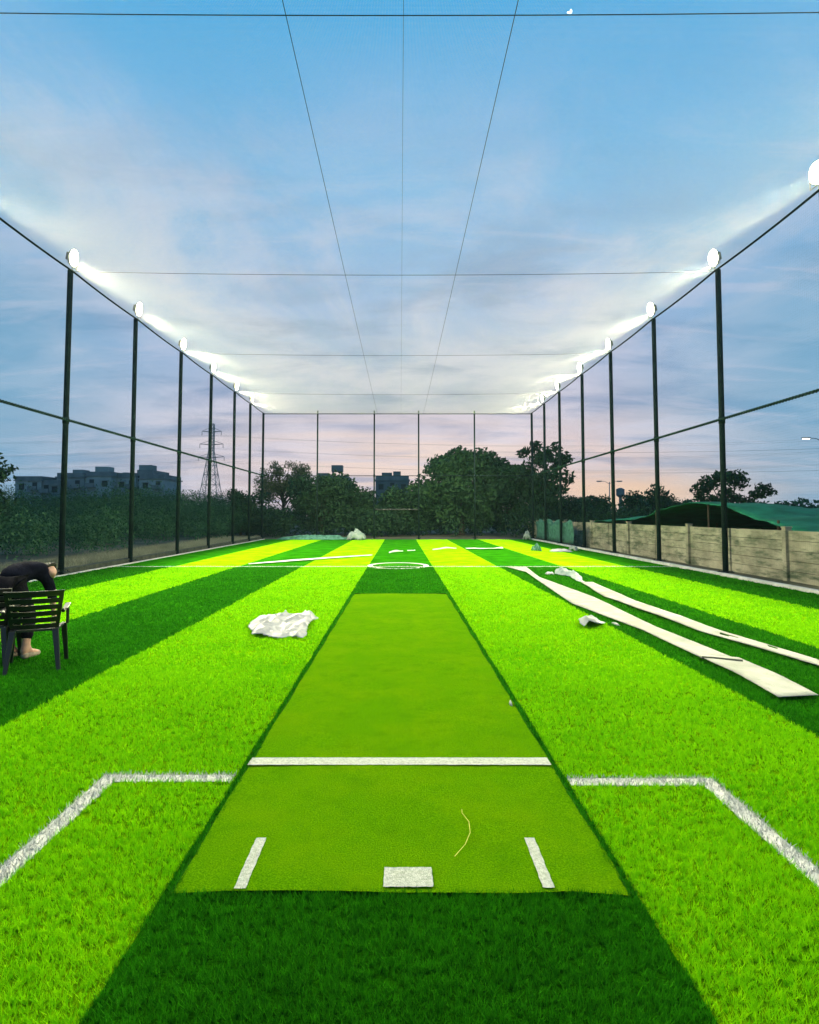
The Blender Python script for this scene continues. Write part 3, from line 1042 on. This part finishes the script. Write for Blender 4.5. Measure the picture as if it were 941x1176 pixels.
# sampled once from the survey of the strips, in metres
LA = [g2(583, 652.5), g2(604, 658), g2(657, 695), g2(738, 726), g2(806, 759)]
RA = [g2(604, 652), g2(620, 664.5), g2(681, 687), g2(754, 722.5), g2(853, 763)]
sheet('turf_strip', 'long pale upside down turf strip on the right dark stripe, narrowing to its far end', 'turf strip', LA, RA, MT['backing'], .03, group='pale turf strips on the right')
LA = [g2(800, 756.5), g2(850, 780), g2(894, 806)]
RA = [g2(848, 759.5), g2(893, 779), g2(940, 804)]
sheet('turf_strip', 'short nearest piece of pale turf strip with a square end at the right edge', 'turf strip', LA, RA, MT['backing'], .042, group='pale turf strips on the right')
m = MB()
a, c = Vector(g2(806, 760)), Vector(g2(853, 764.5))
m.tube([(a.x, a.y, .05), (c.x, c.y, .05)], .018, 6)  # dark tube added to draw the gap at the seam
tag(m.build('seam_gap', MT['backgap']), 'dark seam gap drawn as a bar across the joint of the pale turf strip', 'gap')
LA = [g2(667, 670), g2(694, 687), g2(738, 703), g2(803, 727), g2(876, 748.5), g2(945, 770.5)]
RA = [g2(681, 670), g2(730, 692.5), g2(758, 702), g2(810, 721), g2(868, 739), g2(945, 764)]
sheet('turf_strip', 'narrow crooked pale strip with small tears nearest the right net', 'turf strip', LA, RA, MT['backing'], .03, wob=.03, group='pale turf strips on the right', holes={(20, 2), (20, 3), (21, 3), (25, 3), (25, 4)})
LA = [g2(286, 649), g2(340, 645), g2(400, 640.5), g2(428, 638.5)]
RA = [g2(286, 648.3), g2(340, 643.3), g2(400, 639.5), g2(428, 637.8)]
sheet('turf_strip', 'pale strip lying slanted across the stripes left of the centre circle', 'turf strip', LA, RA, MT['white_turf'], .03)
for (pa, pb, w, lab) in (((535, 631), (577, 631), .45, 'white offcut strip far right of the centre circle'), ((497, 632.5), (524, 631), .22, 'thin white offcut right of the far middle stripe'),
                         ((447, 636), (463, 634.5), .28, 'white offcut on the far middle dark stripe'), ((468, 634), (477, 633.5), .2, 'tiny white offcut right of the longer one on the middle stripe')):
    a, c = Vector(g2(*pa)), Vector(g2(*pb))
    LA = [tuple(a.lerp(c, k / 4) + Vector((0, w / 2 + random.uniform(-.06, .06)))) for k in range(5)]
    RA = [tuple(a.lerp(c, k / 4) - Vector((0, w / 2 + random.uniform(-.06, .06)))) for k in range(5)]
    sheet('turf_offcut', lab, 'offcut', LA, RA, MT['white_turf'], .03, wob=.08, group='white offcuts at the far end')


def heap(name, label, cat, cx, cy, w, d, h, m, seed=0, n=34, sharp=2.2, tail=None, group=None, thick=.006):
    """crumpled sheet: a folded, ridged cloth lying on the ground"""
    vs, fs, ok = [], [], {}
    for j in range(n + 1):
        for i in range(n + 1):
            u, v = 2 * i / n - 1, 2 * j / n - 1
            ang = math.atan2(v, u); rad = math.hypot(u, v)
            lim = .80 + .22 * mnoise.noise((math.cos(ang) * 1.6 + seed, math.sin(ang) * 1.6, seed))
            p = Vector((u * sharp, v * sharp, seed * 3.1))
            rg = 1 - abs(mnoise.noise(p) * 2)
            rg2 = 1 - abs(mnoise.noise(p * 2.3 + Vector((5, 1, 2))) * 2)
            base = max(0, 1 - (rad / lim) ** 3)
            z = h * (base * (.35 + .5 * rg + .25 * rg2)) + .008
            dx = .05 * w * mnoise.noise(p * 1.4); dyy = .05 * d * mnoise.noise(p * 1.4 + Vector((9, 9, 9)))
            ok[(i, j)] = rad < lim
            vs.append((cx + u * w / 2 + dx, cy + v * d / 2 + dyy, z))
    for j in range(n):
        for i in range(n):
            if sum(ok[q] for q in ((i, j), (i + 1, j), (i + 1, j + 1), (i, j + 1))) >= 3:
                a = j * (n + 1) + i
                fs.append((a, a + 1, a + n + 2, a + n + 1))
    b = MB(); b.add(vs, fs)
    if tail:
        b.tube(tail, [.05, .035, .01][:len(tail)], 6)
    used = sorted({i for f in b.f for i in f}); mp = {o_: k for k, o_ in enumerate(used)}
    b.v = [b.v[i] for i in used]; b.f = [tuple(mp[i] for i in f) for f in b.f]
    o = b.build(name, m, smooth=True)
    s = o.modifiers.new('thick', 'SOLIDIFY'); s.thickness = thick
    return tag(o, label, cat, group)


def crumple(name, label, cat, poly, m, h, seed, res=90, holes=()):
    """a thin sheet dropped on the turf: outline, sharp creases, folds standing up"""
    xs = [p[0] for p in poly]; ys = [p[1] for p in poly]
    x0, x1, y0, y1 = min(xs), max(xs), min(ys), max(ys)
    def inside(x, y):
        c = False
        for (ax, ay), (bx_, by_) in zip(poly, poly[1:] + poly[:1]):
            if (ay > y) != (by_ > y) and x < (bx_ - ax) * (y - ay) / (by_ - ay) + ax: c = not c
        return c
    def edge(x, y):
        d = 9
        for (ax, ay), (bx_, by_) in zip(poly, poly[1:] + poly[:1]):
            a, b2, p = Vector((ax, ay)), Vector((bx_, by_)), Vector((x, y))
            t = max(0, min(1, (p - a).dot(b2 - a) / (b2 - a).length_squared)); d = min(d, (a.lerp(b2, t) - p).length)
        return d
    vs, ok = [], []
    for j in range(res + 1):
        for i in range(res + 1):
            x = x0 + (x1 - x0) * i / res; y = y0 + (y1 - y0) * j / res
            q = Vector((x * 2.2 + seed, y * 1.5, seed * 1.7))
            r1 = 1 - abs(2 * mnoise.noise(q)); r2 = 1 - abs(2 * mnoise.noise(q * 2.7 + Vector((3, 8, 1)))); r3 = mnoise.noise(q * 6.5)
            ins = inside(x, y)
            e = min(1, edge(x, y) / .10) if ins else 0
            z = .012 + h * (.25 + .75 * e) * max(0, .18 + .55 * r1 ** 3 + .32 * r2 ** 2 + .10 * r3)
            for (hx, hy, hr, hh) in holes:
                d = math.hypot((x - hx), (y - hy) * .55) / hr
                z += hh * math.exp(-d * d)
            w2 = mnoise.noise_vector(q * 2.2) * .035
            vs.append((x + w2.x, y + w2.y, z)); ok.append(ins)
    fs = []
    for j in range(res):
        for i in range(res):
            a = j * (res + 1) + i
            if sum(ok[k] for k in (a, a + 1, a + res + 1, a + res + 2)) >= 3: fs.append((a, a + 1, a + res + 2, a + res + 1))
    used = sorted({k for f in fs for k in f}); mp = {o_: k for k, o_ in enumerate(used)}
    b = MB(); b.add([vs[k] for k in used], [tuple(mp[k] for k in f) for f in fs])
    o = b.build(name, m, smooth=True)
    sd_ = o.modifiers.new('thick', 'SOLIDIFY'); sd_.thickness = .004
    return tag(o, label, cat)


pl = [(287, 722), (291, 714), (303, 709), (320, 706.5), (338, 705.5), (347, 706.5), (354, 703.5), (359, 706), (367, 711), (360, 713), (357, 719), (352, 731), (345, 734), (331, 733), (322, 734.5), (306, 733), (290, 732.5)]
crumple('plastic_sheet', 'large crumpled white plastic sheet on the light stripe left of the mat', 'sheet', [g2(*p) for p in pl], MT['plastic'], .095, 3, 100,
        holes=[(-2.0, 8.9, .16, .09), (-1.85, 8.25, .15, .08), (-1.35, 8.75, .13, .05), (-1.55, 9.25, .12, .06)])
if 0: heap('plastic_sheet', 'large crumpled white plastic sheet on the light stripe left of the mat', 'sheet', -1.74, 8.75, 1.08, 1.55, .17, MT['plastic'], 3, 60, 3.4,
     tail=[(-1.34, 9.2, .10), (-1.2, 9.35, .06), (-1.08, 9.3, .02)])
crumple('plastic_bundle', 'small crumpled white plastic bundle on the right light stripe', 'bundle',
        [g2(*p) for p in ((663.5, 721), (666, 714), (674, 709.5), (686, 710.5), (689, 714), (695, 716), (690, 719.5), (687, 723.5), (676, 722), (670, 723.5))], MT['plastic'], .07, 8, 60,
        holes=[(2.58, 8.66, .16, .03), (2.76, 8.6, .14, .035), (2.68, 8.85, .16, .08)])
heap('plastic_scrap', 'tiny white scrap between the bundle and the long pale strip', 'scrap', 3.13, 8.95, .09, .30, .03, MT['plastic'], 5, 8)
heap('plastic_scrap', 'tiny white scrap lying on the right edge of the mat', 'scrap', .925, 5.2, .03, .12, .035, MT['plastic'], 6, 8)
crumple('plastic_wrap', 'rumpled pale wrapping on the right dark stripe at the tip of the narrow strip', 'wrapping',
        [g2(*p) for p in ((637, 660.5), (640, 657), (650, 655), (655, 658.5), (668, 665), (672, 670), (664, 668.5), (655, 663.5), (646, 662))], MT['clearbag'], .10, 12, 60,
        holes=[(4.25, 16.6, .25, .10), (4.5, 15.9, .22, .08), (4.62, 15.2, .2, .07)])
heap('plastic_scrap', 'white scrap left of the rumpled pale wrapping', 'scrap', 4.0, 16.4, .30, .5, .08, MT['plastic'], 15, 12)
heap('green_bag', 'dark green bag among the litter near the right back corner', 'bag', 6.0, 27.0, .60, .7, .34, MT['darkbag'], 21, 20, 1.6)
heap('plastic_scrap', 'flat white sheet beside the dark green bag near the back', 'sheet', 6.95, 26.6, 1.3, 1.3, .12, MT['plastic'], 23, 22)
heap('plastic_scrap', 'pale grey litter at the right kerb by the flat white sheet', 'scrap', 7.75, 27.4, .6, .9, .22, MT['greybag'], 25, 16)
heap('grey_sack', 'grey sack standing at the right back corner', 'sack', 8.05, 38.9, .75, .6, .62, MT['greybag'], 27, 20, 1.3)
heap('clear_bag', 'pale translucent plastic bag in front of the back net left of the goal', 'bag', -2.75, 38.6, 1.5, .9, .72, MT['clearbag'], 29, 24, 1.5)
heap('rolled_net', 'long low heap of teal netting along the foot of the back net', 'netting', -5.2, 39.2, 6.4, .8, .30, MT['tealnet'], 31, 60, 5)
for k, pts in enumerate(([(.25, 2.90, .024), (.31, 3.0, .026), (.345, 3.1, .03), (.35, 3.2, .034), (.325, 3.3, .03), (.33, 3.36, .026)],)):
    m = MB(); sm_ = []
    for i in range(len(pts) - 1):
        for q in range(4):
            sm_.append(Vector(pts[i]).lerp(Vector(pts[i + 1]), q / 4))
    m.tube(sm_, .0017, 5)
    tag(m.build('loose_thread', MT['thread']), 'loose curled yellow yarn lying on the mat by the stump mark', 'thread')

# ------------------------------------------------------------------ chairs


def make_chair():
    root = empty('plastic_chair', (0, 0, 0))
    M_ = MT['chair']
    # seat: gently dished slab (y+ is the front)
    vs, fs = [], []
    n = 10
    for lay in (0, 1):
        for j in range(n + 1):
            for i in range(n + 1):
                u, v = 2 * i / n - 1, j / n
                w = .215 + .03 * v
                z = .425 - .018 * (1 - u * u) * math.sin(v * math.pi) - (.03 * (v - .85) / .15 if v > .85 else 0) - (.022 if lay else 0)
                vs.append((u * w, .02 + .44 * v, z))
    q = (n + 1) ** 2
    for j in range(n):
        for i in range(n):
            a = j * (n + 1) + i
            fs.append((a, a + 1, a + n + 2, a + n + 1)); fs.append((q + a + n + 1, q + a + n + 2, q + a + 1, q + a))
    for i in range(n):
        for (a, c) in ((i, i + 1), ((n) * (n + 1) + i + 1, n * (n + 1) + i), ((i + 1) * (n + 1), i * (n + 1)), (i * (n + 1) + n, (i + 1) * (n + 1) + n)):
            fs.append((c, a, a + q, c + q))
    m = MB(); m.add(vs, fs); m.build('seat', M_, root, False)
    # backrest: curved frame with five horizontal slats
    m = MB()
    def bp(u, z):      # point of the back shell: reclined, wrapped round the sitter
        t = (z - .42) / .40
        w = .215 + .055 * t
        return Vector((u * w, .02 - .13 * t + .05 * (u * u), z))
    def band(z0, z1, u0, u1, th=.016, k=14):
        vs, fs = [], []
        for i in range(k + 1):
            u = u0 + (u1 - u0) * i / k
            for (z, dy) in ((z0, 0), (z1, 0), (z1, th), (z0, th)):
                p = bp(u, z); vs.append((p.x, p.y + dy, p.z))
        for i in range(k):
            for e in range(4):
                fs.append((4 * i + e, 4 * i + (e + 1) % 4, 4 * i + 4 + (e + 1) % 4, 4 * i + 4 + e))
        fs.append((3, 2, 1, 0)); fs.append((4 * k, 4 * k + 1, 4 * k + 2, 4 * k + 3))
        m.add(vs, fs)
    band(.765, .825, -1.0, 1.0, .034)                     # top rail with a rolled lip
    zs = [.425, .492, .559, .626, .693]
    for z in zs:
        band(z + .003, z + .053, -.86, .86, .012)
    for u0, u1 in ((-1.0, -.85), (.85, 1.0)):
        for z0, z1 in zip([.40, .50, .60, .70], [.50, .60, .70, .767]):
            band(z0, z1, u0, u1, .03, 3)
    m.build('backrest', M_, root)
    def leg(p, q_, w0, w1):
        mm = MB()
        p, q_ = Vector(p), Vector(q_)
        vs = []
        for (c, w) in ((p, w0), (q_, w1)):
            vs += [c + Vector(d) for d in ((-w, -w, 0), (w, -w, 0), (w, w, 0), (-w, w, 0))]
        mm.add(vs, [(3, 2, 1, 0), (4, 5, 6, 7), (0, 1, 5, 4), (1, 2, 6, 5), (2, 3, 7, 6), (3, 0, 4, 7)])
        o = mm.build('leg', M_, root)
        bv = o.modifiers.new('b', 'BEVEL'); bv.width = .006; bv.segments = 2
    for s in (-1, 1):
        leg((s * .235, -.055, 0), (s * .19, .035, .42), .019, .030)
        leg((s * .265, .47, 0), (s * .235, .42, .42), .019, .028)
        a = MB()
        a.box((s * .275, .20, .625), (.055, .40, .022)); a.box((s * .27, .41, .52), (.03, .05, .22))
        a.tube([(s * .272, .0, .625), (s * .262, -.06, .61)], [.024, .02], 6)
        o = a.build('armrest', M_, root)
        bv = o.modifiers.new('b', 'BEVEL'); bv.width = .006; bv.segments = 2
    return root


ch = make_chair()
ch.location = (-3.74, 6.29, 0); ch.rotation_euler = (0, 0, R(24))
tag(ch, 'dark slatted plastic armchair seen from behind at the left edge', 'chair', 'plastic chairs at the left edge')
c2 = copy_tree(ch)
c2.location = (-4.36, 6.42, 0); c2.rotation_euler = (0, 0, R(20))
tag(c2, 'dark plastic armchair cut off by the left picture edge beside the slatted one', 'chair', 'plastic chairs at the left edge')

# ------------------------------------------------------------------ person bending behind the chair


def skin_mesh(name, P, E, m, parent=None, root='pelvis', lev=2):
    names = list(P)
    bm = bmesh.new()
    ly = bm.verts.layers.skin.verify()
    vv = {k: bm.verts.new(P[k][0]) for k in names}
    for a, c in E:
        bm.edges.new((vv[a], vv[c]))
    for k in names:
        r = P[k][1]
        vv[k][ly].radius = (r, r) if not isinstance(r, tuple) else r
        vv[k][ly].use_root = (k == root)
    me = bpy.data.meshes.new(name)
    bm.to_mesh(me); bm.free()
    me.materials.append(m)
    o = bpy.data.objects.new(name, me)
    COL.objects.link(o)
    sk = o.modifiers.new('skin', 'SKIN'); sk.use_smooth_shade = True; sk.branch_smoothing = .6
    sb = o.modifiers.new('sub', 'SUBSURF'); sb.levels = lev; sb.render_levels = lev
    if parent: o.parent = parent
    return o


P = {
    'pelvis': ((-.20, -.04, .84), .13), 'waist': ((-.18, .10, .93), .105), 'chest': ((-.15, .27, .975), .115), 'neckbase': ((-.12, .39, .97), .075),
    'neck': ((-.10, .43, .955), .055), 'head': ((-.02, .41, .965), .092), 'crown': ((.045, .38, .925), .084), 'jaw': ((.07, .355, .855), .054),
    'nose': ((.125, .33, .895), .018),
    'shR': ((.00, .33, .94), .06), 'elR': ((.055, .39, .68), .045), 'wrR': ((.02, .50, .47), .030), 'paR': ((.01, .53, .41), .034),
    'shL': ((-.32, .33, .94), .06), 'elL': ((-.36, .42, .68), .045), 'wrL': ((-.28, .52, .47), .030), 'paL': ((-.27, .55, .41), .034),
    'hipR': ((-.10, -.04, .80), .105), 'knR': ((-.03, .12, .46), .065), 'anR': ((.01, -.02, .09), .042), 'toR': ((.05, .17, .035), .034), 'heR': ((.0, -.06, .04), .034),
    'hipL': ((-.30, -.04, .80), .105), 'knL': ((-.23, .12, .46), .065), 'anL': ((-.17, -.0, .09), .042), 'toL': ((-.14, .19, .035), .034), 'heL': ((-.18, -.045, .04), .034),
    'eaR': ((.012, .318, .94), .02), 'eaL': ((.005, .49, .94), .02),
}
E = [('pelvis', 'waist'), ('waist', 'chest'), ('chest', 'neckbase'), ('neckbase', 'neck'), ('neck', 'head'), ('head', 'crown'), ('crown', 'jaw'), ('crown', 'nose'),
     ('chest', 'shR'), ('shR', 'elR'), ('elR', 'wrR'), ('wrR', 'paR'), ('chest', 'shL'), ('shL', 'elL'), ('elL', 'wrL'), ('wrL', 'paL'),
     ('pelvis', 'hipR'), ('hipR', 'knR'), ('knR', 'anR'), ('anR', 'toR'), ('pelvis', 'hipL'), ('hipL', 'knL'), ('knL', 'anL'), ('anL', 'toL'),
     ('anR', 'heR'), ('anL', 'heL'), ('head', 'eaR'), ('head', 'eaL')]
for s in ('R', 'L'):
    bx_, by_, bz_ = P['pa' + s][0]
    for k, (dx, ln) in enumerate(((-.03, .075), (-.011, .09), (.009, .085), (.029, .065))):
        a, c, d = f'f{s}{k}a', f'f{s}{k}b', f'f{s}{k}c'
        P[a] = ((bx_ + dx, by_ + .02, bz_ - .035), .0095)
        P[c] = ((bx_ + dx * 1.15, by_ + .03, bz_ - .035 - ln * .5), .0085)
        P[d] = ((bx_ + dx * 1.15, by_ + .015, bz_ - .035 - ln), .007)
        E += [('pa' + s, a), (a, c), (c, d)]
    P[f't{s}a'] = ((bx_ + .03, by_ - .03, bz_ + .0), .011); P[f't{s}b'] = ((bx_ + .045, by_ - .03, bz_ - .045), .009)
    E += [('pa' + s, f't{s}a'), (f't{s}a', f't{s}b')]
person = skin_mesh('person', P, E, MT['skin'])
person.location = (-4.17, 6.86, .0)
tag(person, 'person in navy shirt bending forward behind the slatted chair', 'person')
SP = {k: (P[k][0], P[k][1] + .05) for k in ('pelvis', 'waist', 'chest', 'shR', 'shL')}
SP['nb'] = ((-.13, .37, .972), .11)
for s in ('R', 'L'):
    a, c = Vector(P['sh' + s][0]), Vector(P['el' + s][0])
    SP['el' + s] = (tuple(c), .06); SP['up' + s] = (tuple(a.lerp(c, .5)), .068)
    SP['cf' + s] = (tuple(c.lerp(Vector(P['wr' + s][0]), .5)), .05)
SE = [('pelvis', 'waist'), ('waist', 'chest'), ('chest', 'nb'), ('chest', 'shR'), ('shR', 'upR'), ('upR', 'elR'), ('elR', 'cfR'), ('chest', 'shL'), ('shL', 'upL'), ('upL', 'elL'), ('elL', 'cfL')]
skin_mesh('shirt', SP, SE, MT['shirt'], person)
TP = {k: (P[k][0], P[k][1] + .014) for k in ('pelvis', 'hipR', 'knR', 'hipL', 'knL')}
TP['pelvis'] = ((-.2, -.045, .83), .14)
for s in ('R', 'L'):
    TP['an' + s] = (tuple(Vector(P['kn' + s][0]).lerp(Vector(P['an' + s][0]), .72)), .062)
TE = [('pelvis', 'hipR'), ('hipR', 'knR'), ('knR', 'anR'), ('pelvis', 'hipL'), ('hipL', 'knL'), ('knL', 'anL')]
skin_mesh('trousers', TP, TE, MT['trouser'], person)
skin_mesh('hair', {'head': ((-.022, .415, 1.002), .080), 'crown': ((.05, .395, .972), .066), 'nape': ((-.07, .42, .965), .062)}, [('nape', 'head'), ('head', 'crown')], MT['hair'], person, 'head')
for s in ('R', 'L'):
    a, t, h = Vector(P['an' + s][0]), Vector(P['to' + s][0]), Vector(P['he' + s][0])
    skin_mesh('shoe', {'heel': (tuple(h + Vector((0, 0, .005))), .044), 'mid': (tuple(h.lerp(t, .55)), .042), 'toe': (tuple(t + Vector((0, .02, .002))), .037)},
              [('heel', 'mid'), ('mid', 'toe')], MT['shoe'], person, 'mid')

# ------------------------------------------------------------------ dusty evening air
hz = bpy.data.materials.new('evening_air')
nt, N, L = nodes_of(hz)
N.remove(N['Principled BSDF'])
pv = N.new('ShaderNodeVolumePrincipled')
pv.inputs['Color'].default_value = (.50, .84, .95, 1)
pv.inputs['Density'].default_value = .0002
pv.inputs['Anisotropy'].default_value = .2
L.new(pv.outputs[0], N['Material Output'].inputs['Volume'])
m = MB(); m.box((0, 180, 12.9), (830, 500, 28.2))
tag(m.build('haze', hz), 'thin dusty evening haze glowing round the floodlights', 'haze', kind='stuff')

# ------------------------------------------------------------------ world, sun, camera
SUN_EL, SUN_AZ = R(2.5), R(16)      # just above the horizon beyond the back right corner
w = bpy.data.worlds.new('World')
S.world = w
w.use_nodes = True
nt = w.node_tree; N, L = nt.nodes, nt.links
bg = N['Background']
bg.inputs['Strength'].default_value = 1.0
tc = N.new('ShaderNodeTexCoord')
sx = N.new('ShaderNodeSeparateXYZ'); L.new(tc.outputs['Generated'], sx.inputs[0])


def WM(op, a, b_=None, c=None, clamp=False):
    n = N.new('ShaderNodeMath'); n.operation = op; n.use_clamp = clamp
    for i, v in enumerate((a, b_, c)):
        if v is None: continue
        if isinstance(v, (int, float)): n.inputs[i].default_value = v
        else: L.new(v, n.inputs[i])
    return n.outputs[0]


def WX_(f, a, b_, bt='MIX'):
    n = N.new('ShaderNodeMix'); n.data_type = 'RGBA'; n.blend_type = bt
    for i, v in ((0, f), (6, a), (7, b_)):
        if isinstance(v, (int, float)): n.inputs[i].default_value = v
        elif isinstance(v, tuple): n.inputs[i].default_value = (*v[:3], 1)
        else: L.new(v, n.inputs[i])
    return n.outputs[2]


def WRange(v, a, b_, c=0.0, d=1.0):
    n = N.new('ShaderNodeMapRange'); n.interpolation_type = 'SMOOTHSTEP'
    L.new(v, n.inputs[0])
    for i, q in enumerate((a, b_, c, d)): n.inputs[i + 1].default_value = q
    return n.outputs[0]


X, Y, Z = sx.outputs['X'], sx.outputs['Y'], sx.outputs['Z']
ramp = N.new('ShaderNodeValToRGB')
L.new(WM('MULTIPLY', Z, 1.0, clamp=True), ramp.inputs[0])
stops = [(0.0, (196, 186, 196)), (.07, (204, 198, 214)), (.163, (186, 196, 222)), (.325, (160, 192, 238)), (.485, (118, 190, 243)), (.66, (58, 174, 240)), (1.0, (48, 125, 190))]
el = ramp.color_ramp.elements
el[0].position = stops[0][0]; el[0].color = lin(*stops[0][1])
el[1].position = stops[-1][0]; el[1].color = lin(*stops[-1][1])
for p_, c_ in stops[1:-1]:
    e = el.new(p_); e.color = lin(*c_)
sky = N.new('ShaderNodeTexSky'); sky.sky_type = 'NISHITA'; sky.sun_disc = False
sky.sun_elevation = SUN_EL; sky.sun_rotation = SUN_AZ; sky.dust_density = 2.0; sky.air_density = 1.2
nis = WX_(1.0, sky.outputs[0], (0.12, 0.12, 0.12), 'MULTIPLY')
col = WX_(0.08, ramp.outputs[0], nis)
# teal towards the sides
side = WRange(WM('ABSOLUTE', WM('DIVIDE', X, WM('MAXIMUM', Y, .05))), .2, .7)
low = WRange(Z, .56, .24)
# cloud sheet in perspective
den = WM('ADD', WM('MAXIMUM', Z, 0.0), .13)
cv = N.new('ShaderNodeCombineXYZ')
L.new(WM('DIVIDE', X, den), cv.inputs[0]); L.new(WM('DIVIDE', Y, den), cv.inputs[1])
def wnoise(scale, mapping, detail=7, rough=.6, dist=.4):
    mp_ = N.new('ShaderNodeMapping'); mp_.inputs['Scale'].default_value = mapping
    mp_.inputs['Location'].default_value = (3.1, 1.7, 0)
    L.new(cv.outputs[0], mp_.inputs[0])
    n = N.new('ShaderNodeTexNoise'); n.inputs['Scale'].default_value = scale; n.inputs['Detail'].default_value = detail
    n.inputs['Roughness'].default_value = rough; n.inputs['Distortion'].default_value = dist
    L.new(mp_.outputs[0], n.inputs['Vector'])
    return n.outputs['Fac']
c1 = WRange(wnoise(1.5, (1, .75, 1), 9, .62, .5), .40, .64)
c1 = WM('MULTIPLY', c1, WRange(Z, .68, .30))
col = WX_(WM('MULTIPLY', c1, .80), col, lin(224, 220, 236))
c2_ = WRange(wnoise(1.7, (.7, 1.3, 1), 8), .44, .68)
c2_ = WM('MULTIPLY', c2_, WRange(Z, .62, .25))
col = WX_(WM('MULTIPLY', c2_, .70), col, lin(124, 148, 190))
col = WX_(WM('MULTIPLY', WM('MULTIPLY', side, low), .72), col, lin(108, 172, 206))
c3_ = WRange(wnoise(4.2, (.35, 1.2, 1), 7, .6, .8), .50, .70)
col = WX_(WM('MULTIPLY', WM('MULTIPLY', c3_, WRange(Z, .70, .35)), .25), col, lin(222, 218, 234))
# afterglow low over the horizon
azn = WM('ARCTAN2', X, WM('MAXIMUM', Y, .01))
def glow(az, el0, wa, we):
    a = WM('DIVIDE', WM('SUBTRACT', azn, az), wa); e_ = WM('DIVIDE', WM('SUBTRACT', Z, el0), we)
    return WM('EXPONENT', WM('MULTIPLY', WM('ADD', WM('MULTIPLY', a, a), WM('MULTIPLY', e_, e_)), -1.0))
stk = WRange(wnoise(1.0, (.55, 2.2, 1), 6, .55, .2), .38, .62)
gl = WM('MULTIPLY', glow(0.02, .085, .34, .075), WM('ADD', .35, WM('MULTIPLY', stk, .65)))
col = WX_(WM('MULTIPLY', gl, .95), col, lin(252, 226, 212))
gl2 = glow(0.36, .03, .16, .035)
col = WX_(WM('MULTIPLY', gl2, .85), col, lin(255, 216, 178))
L.new(col, bg.inputs['Color'])

sd = bpy.data.lights.new('sun', 'SUN')
sd.energy = 0.06; sd.angle = R(8); sd.color = (1, .8, .62)
so = bpy.data.objects.new('sun', sd); COL.objects.link(so)
sdir = Vector((math.sin(SUN_AZ) * math.cos(SUN_EL), math.cos(SUN_AZ) * math.cos(SUN_EL), math.sin(SUN_EL)))
so.rotation_euler = (-sdir).to_track_quat('-Z', 'Y').to_euler()
so.location = (0, 60, 40)

cd = bpy.data.cameras.new('camera')
cam = bpy.data.objects.new('camera', cd); COL.objects.link(cam)
S.camera = cam
cam.location = (0, 0, 1.6)
cam.rotation_euler = (R(90 + 3), 0, 0)
cd.sensor_fit = 'VERTICAL'; cd.sensor_height = 36; cd.sensor_width = 36 * .8
cd.lens = 36 * 700 / 1176
cd.shift_x = 10.5 / 1176
cd.shift_y = -33.7 / 1176
cd.clip_start = .05; cd.clip_end = 4000
S.view_settings.view_transform = 'Standard'
S.view_settings.look = 'None'
S.view_settings.exposure = 0.0
S.view_settings.gamma = 1.0
S.render.engine = 'CYCLES'
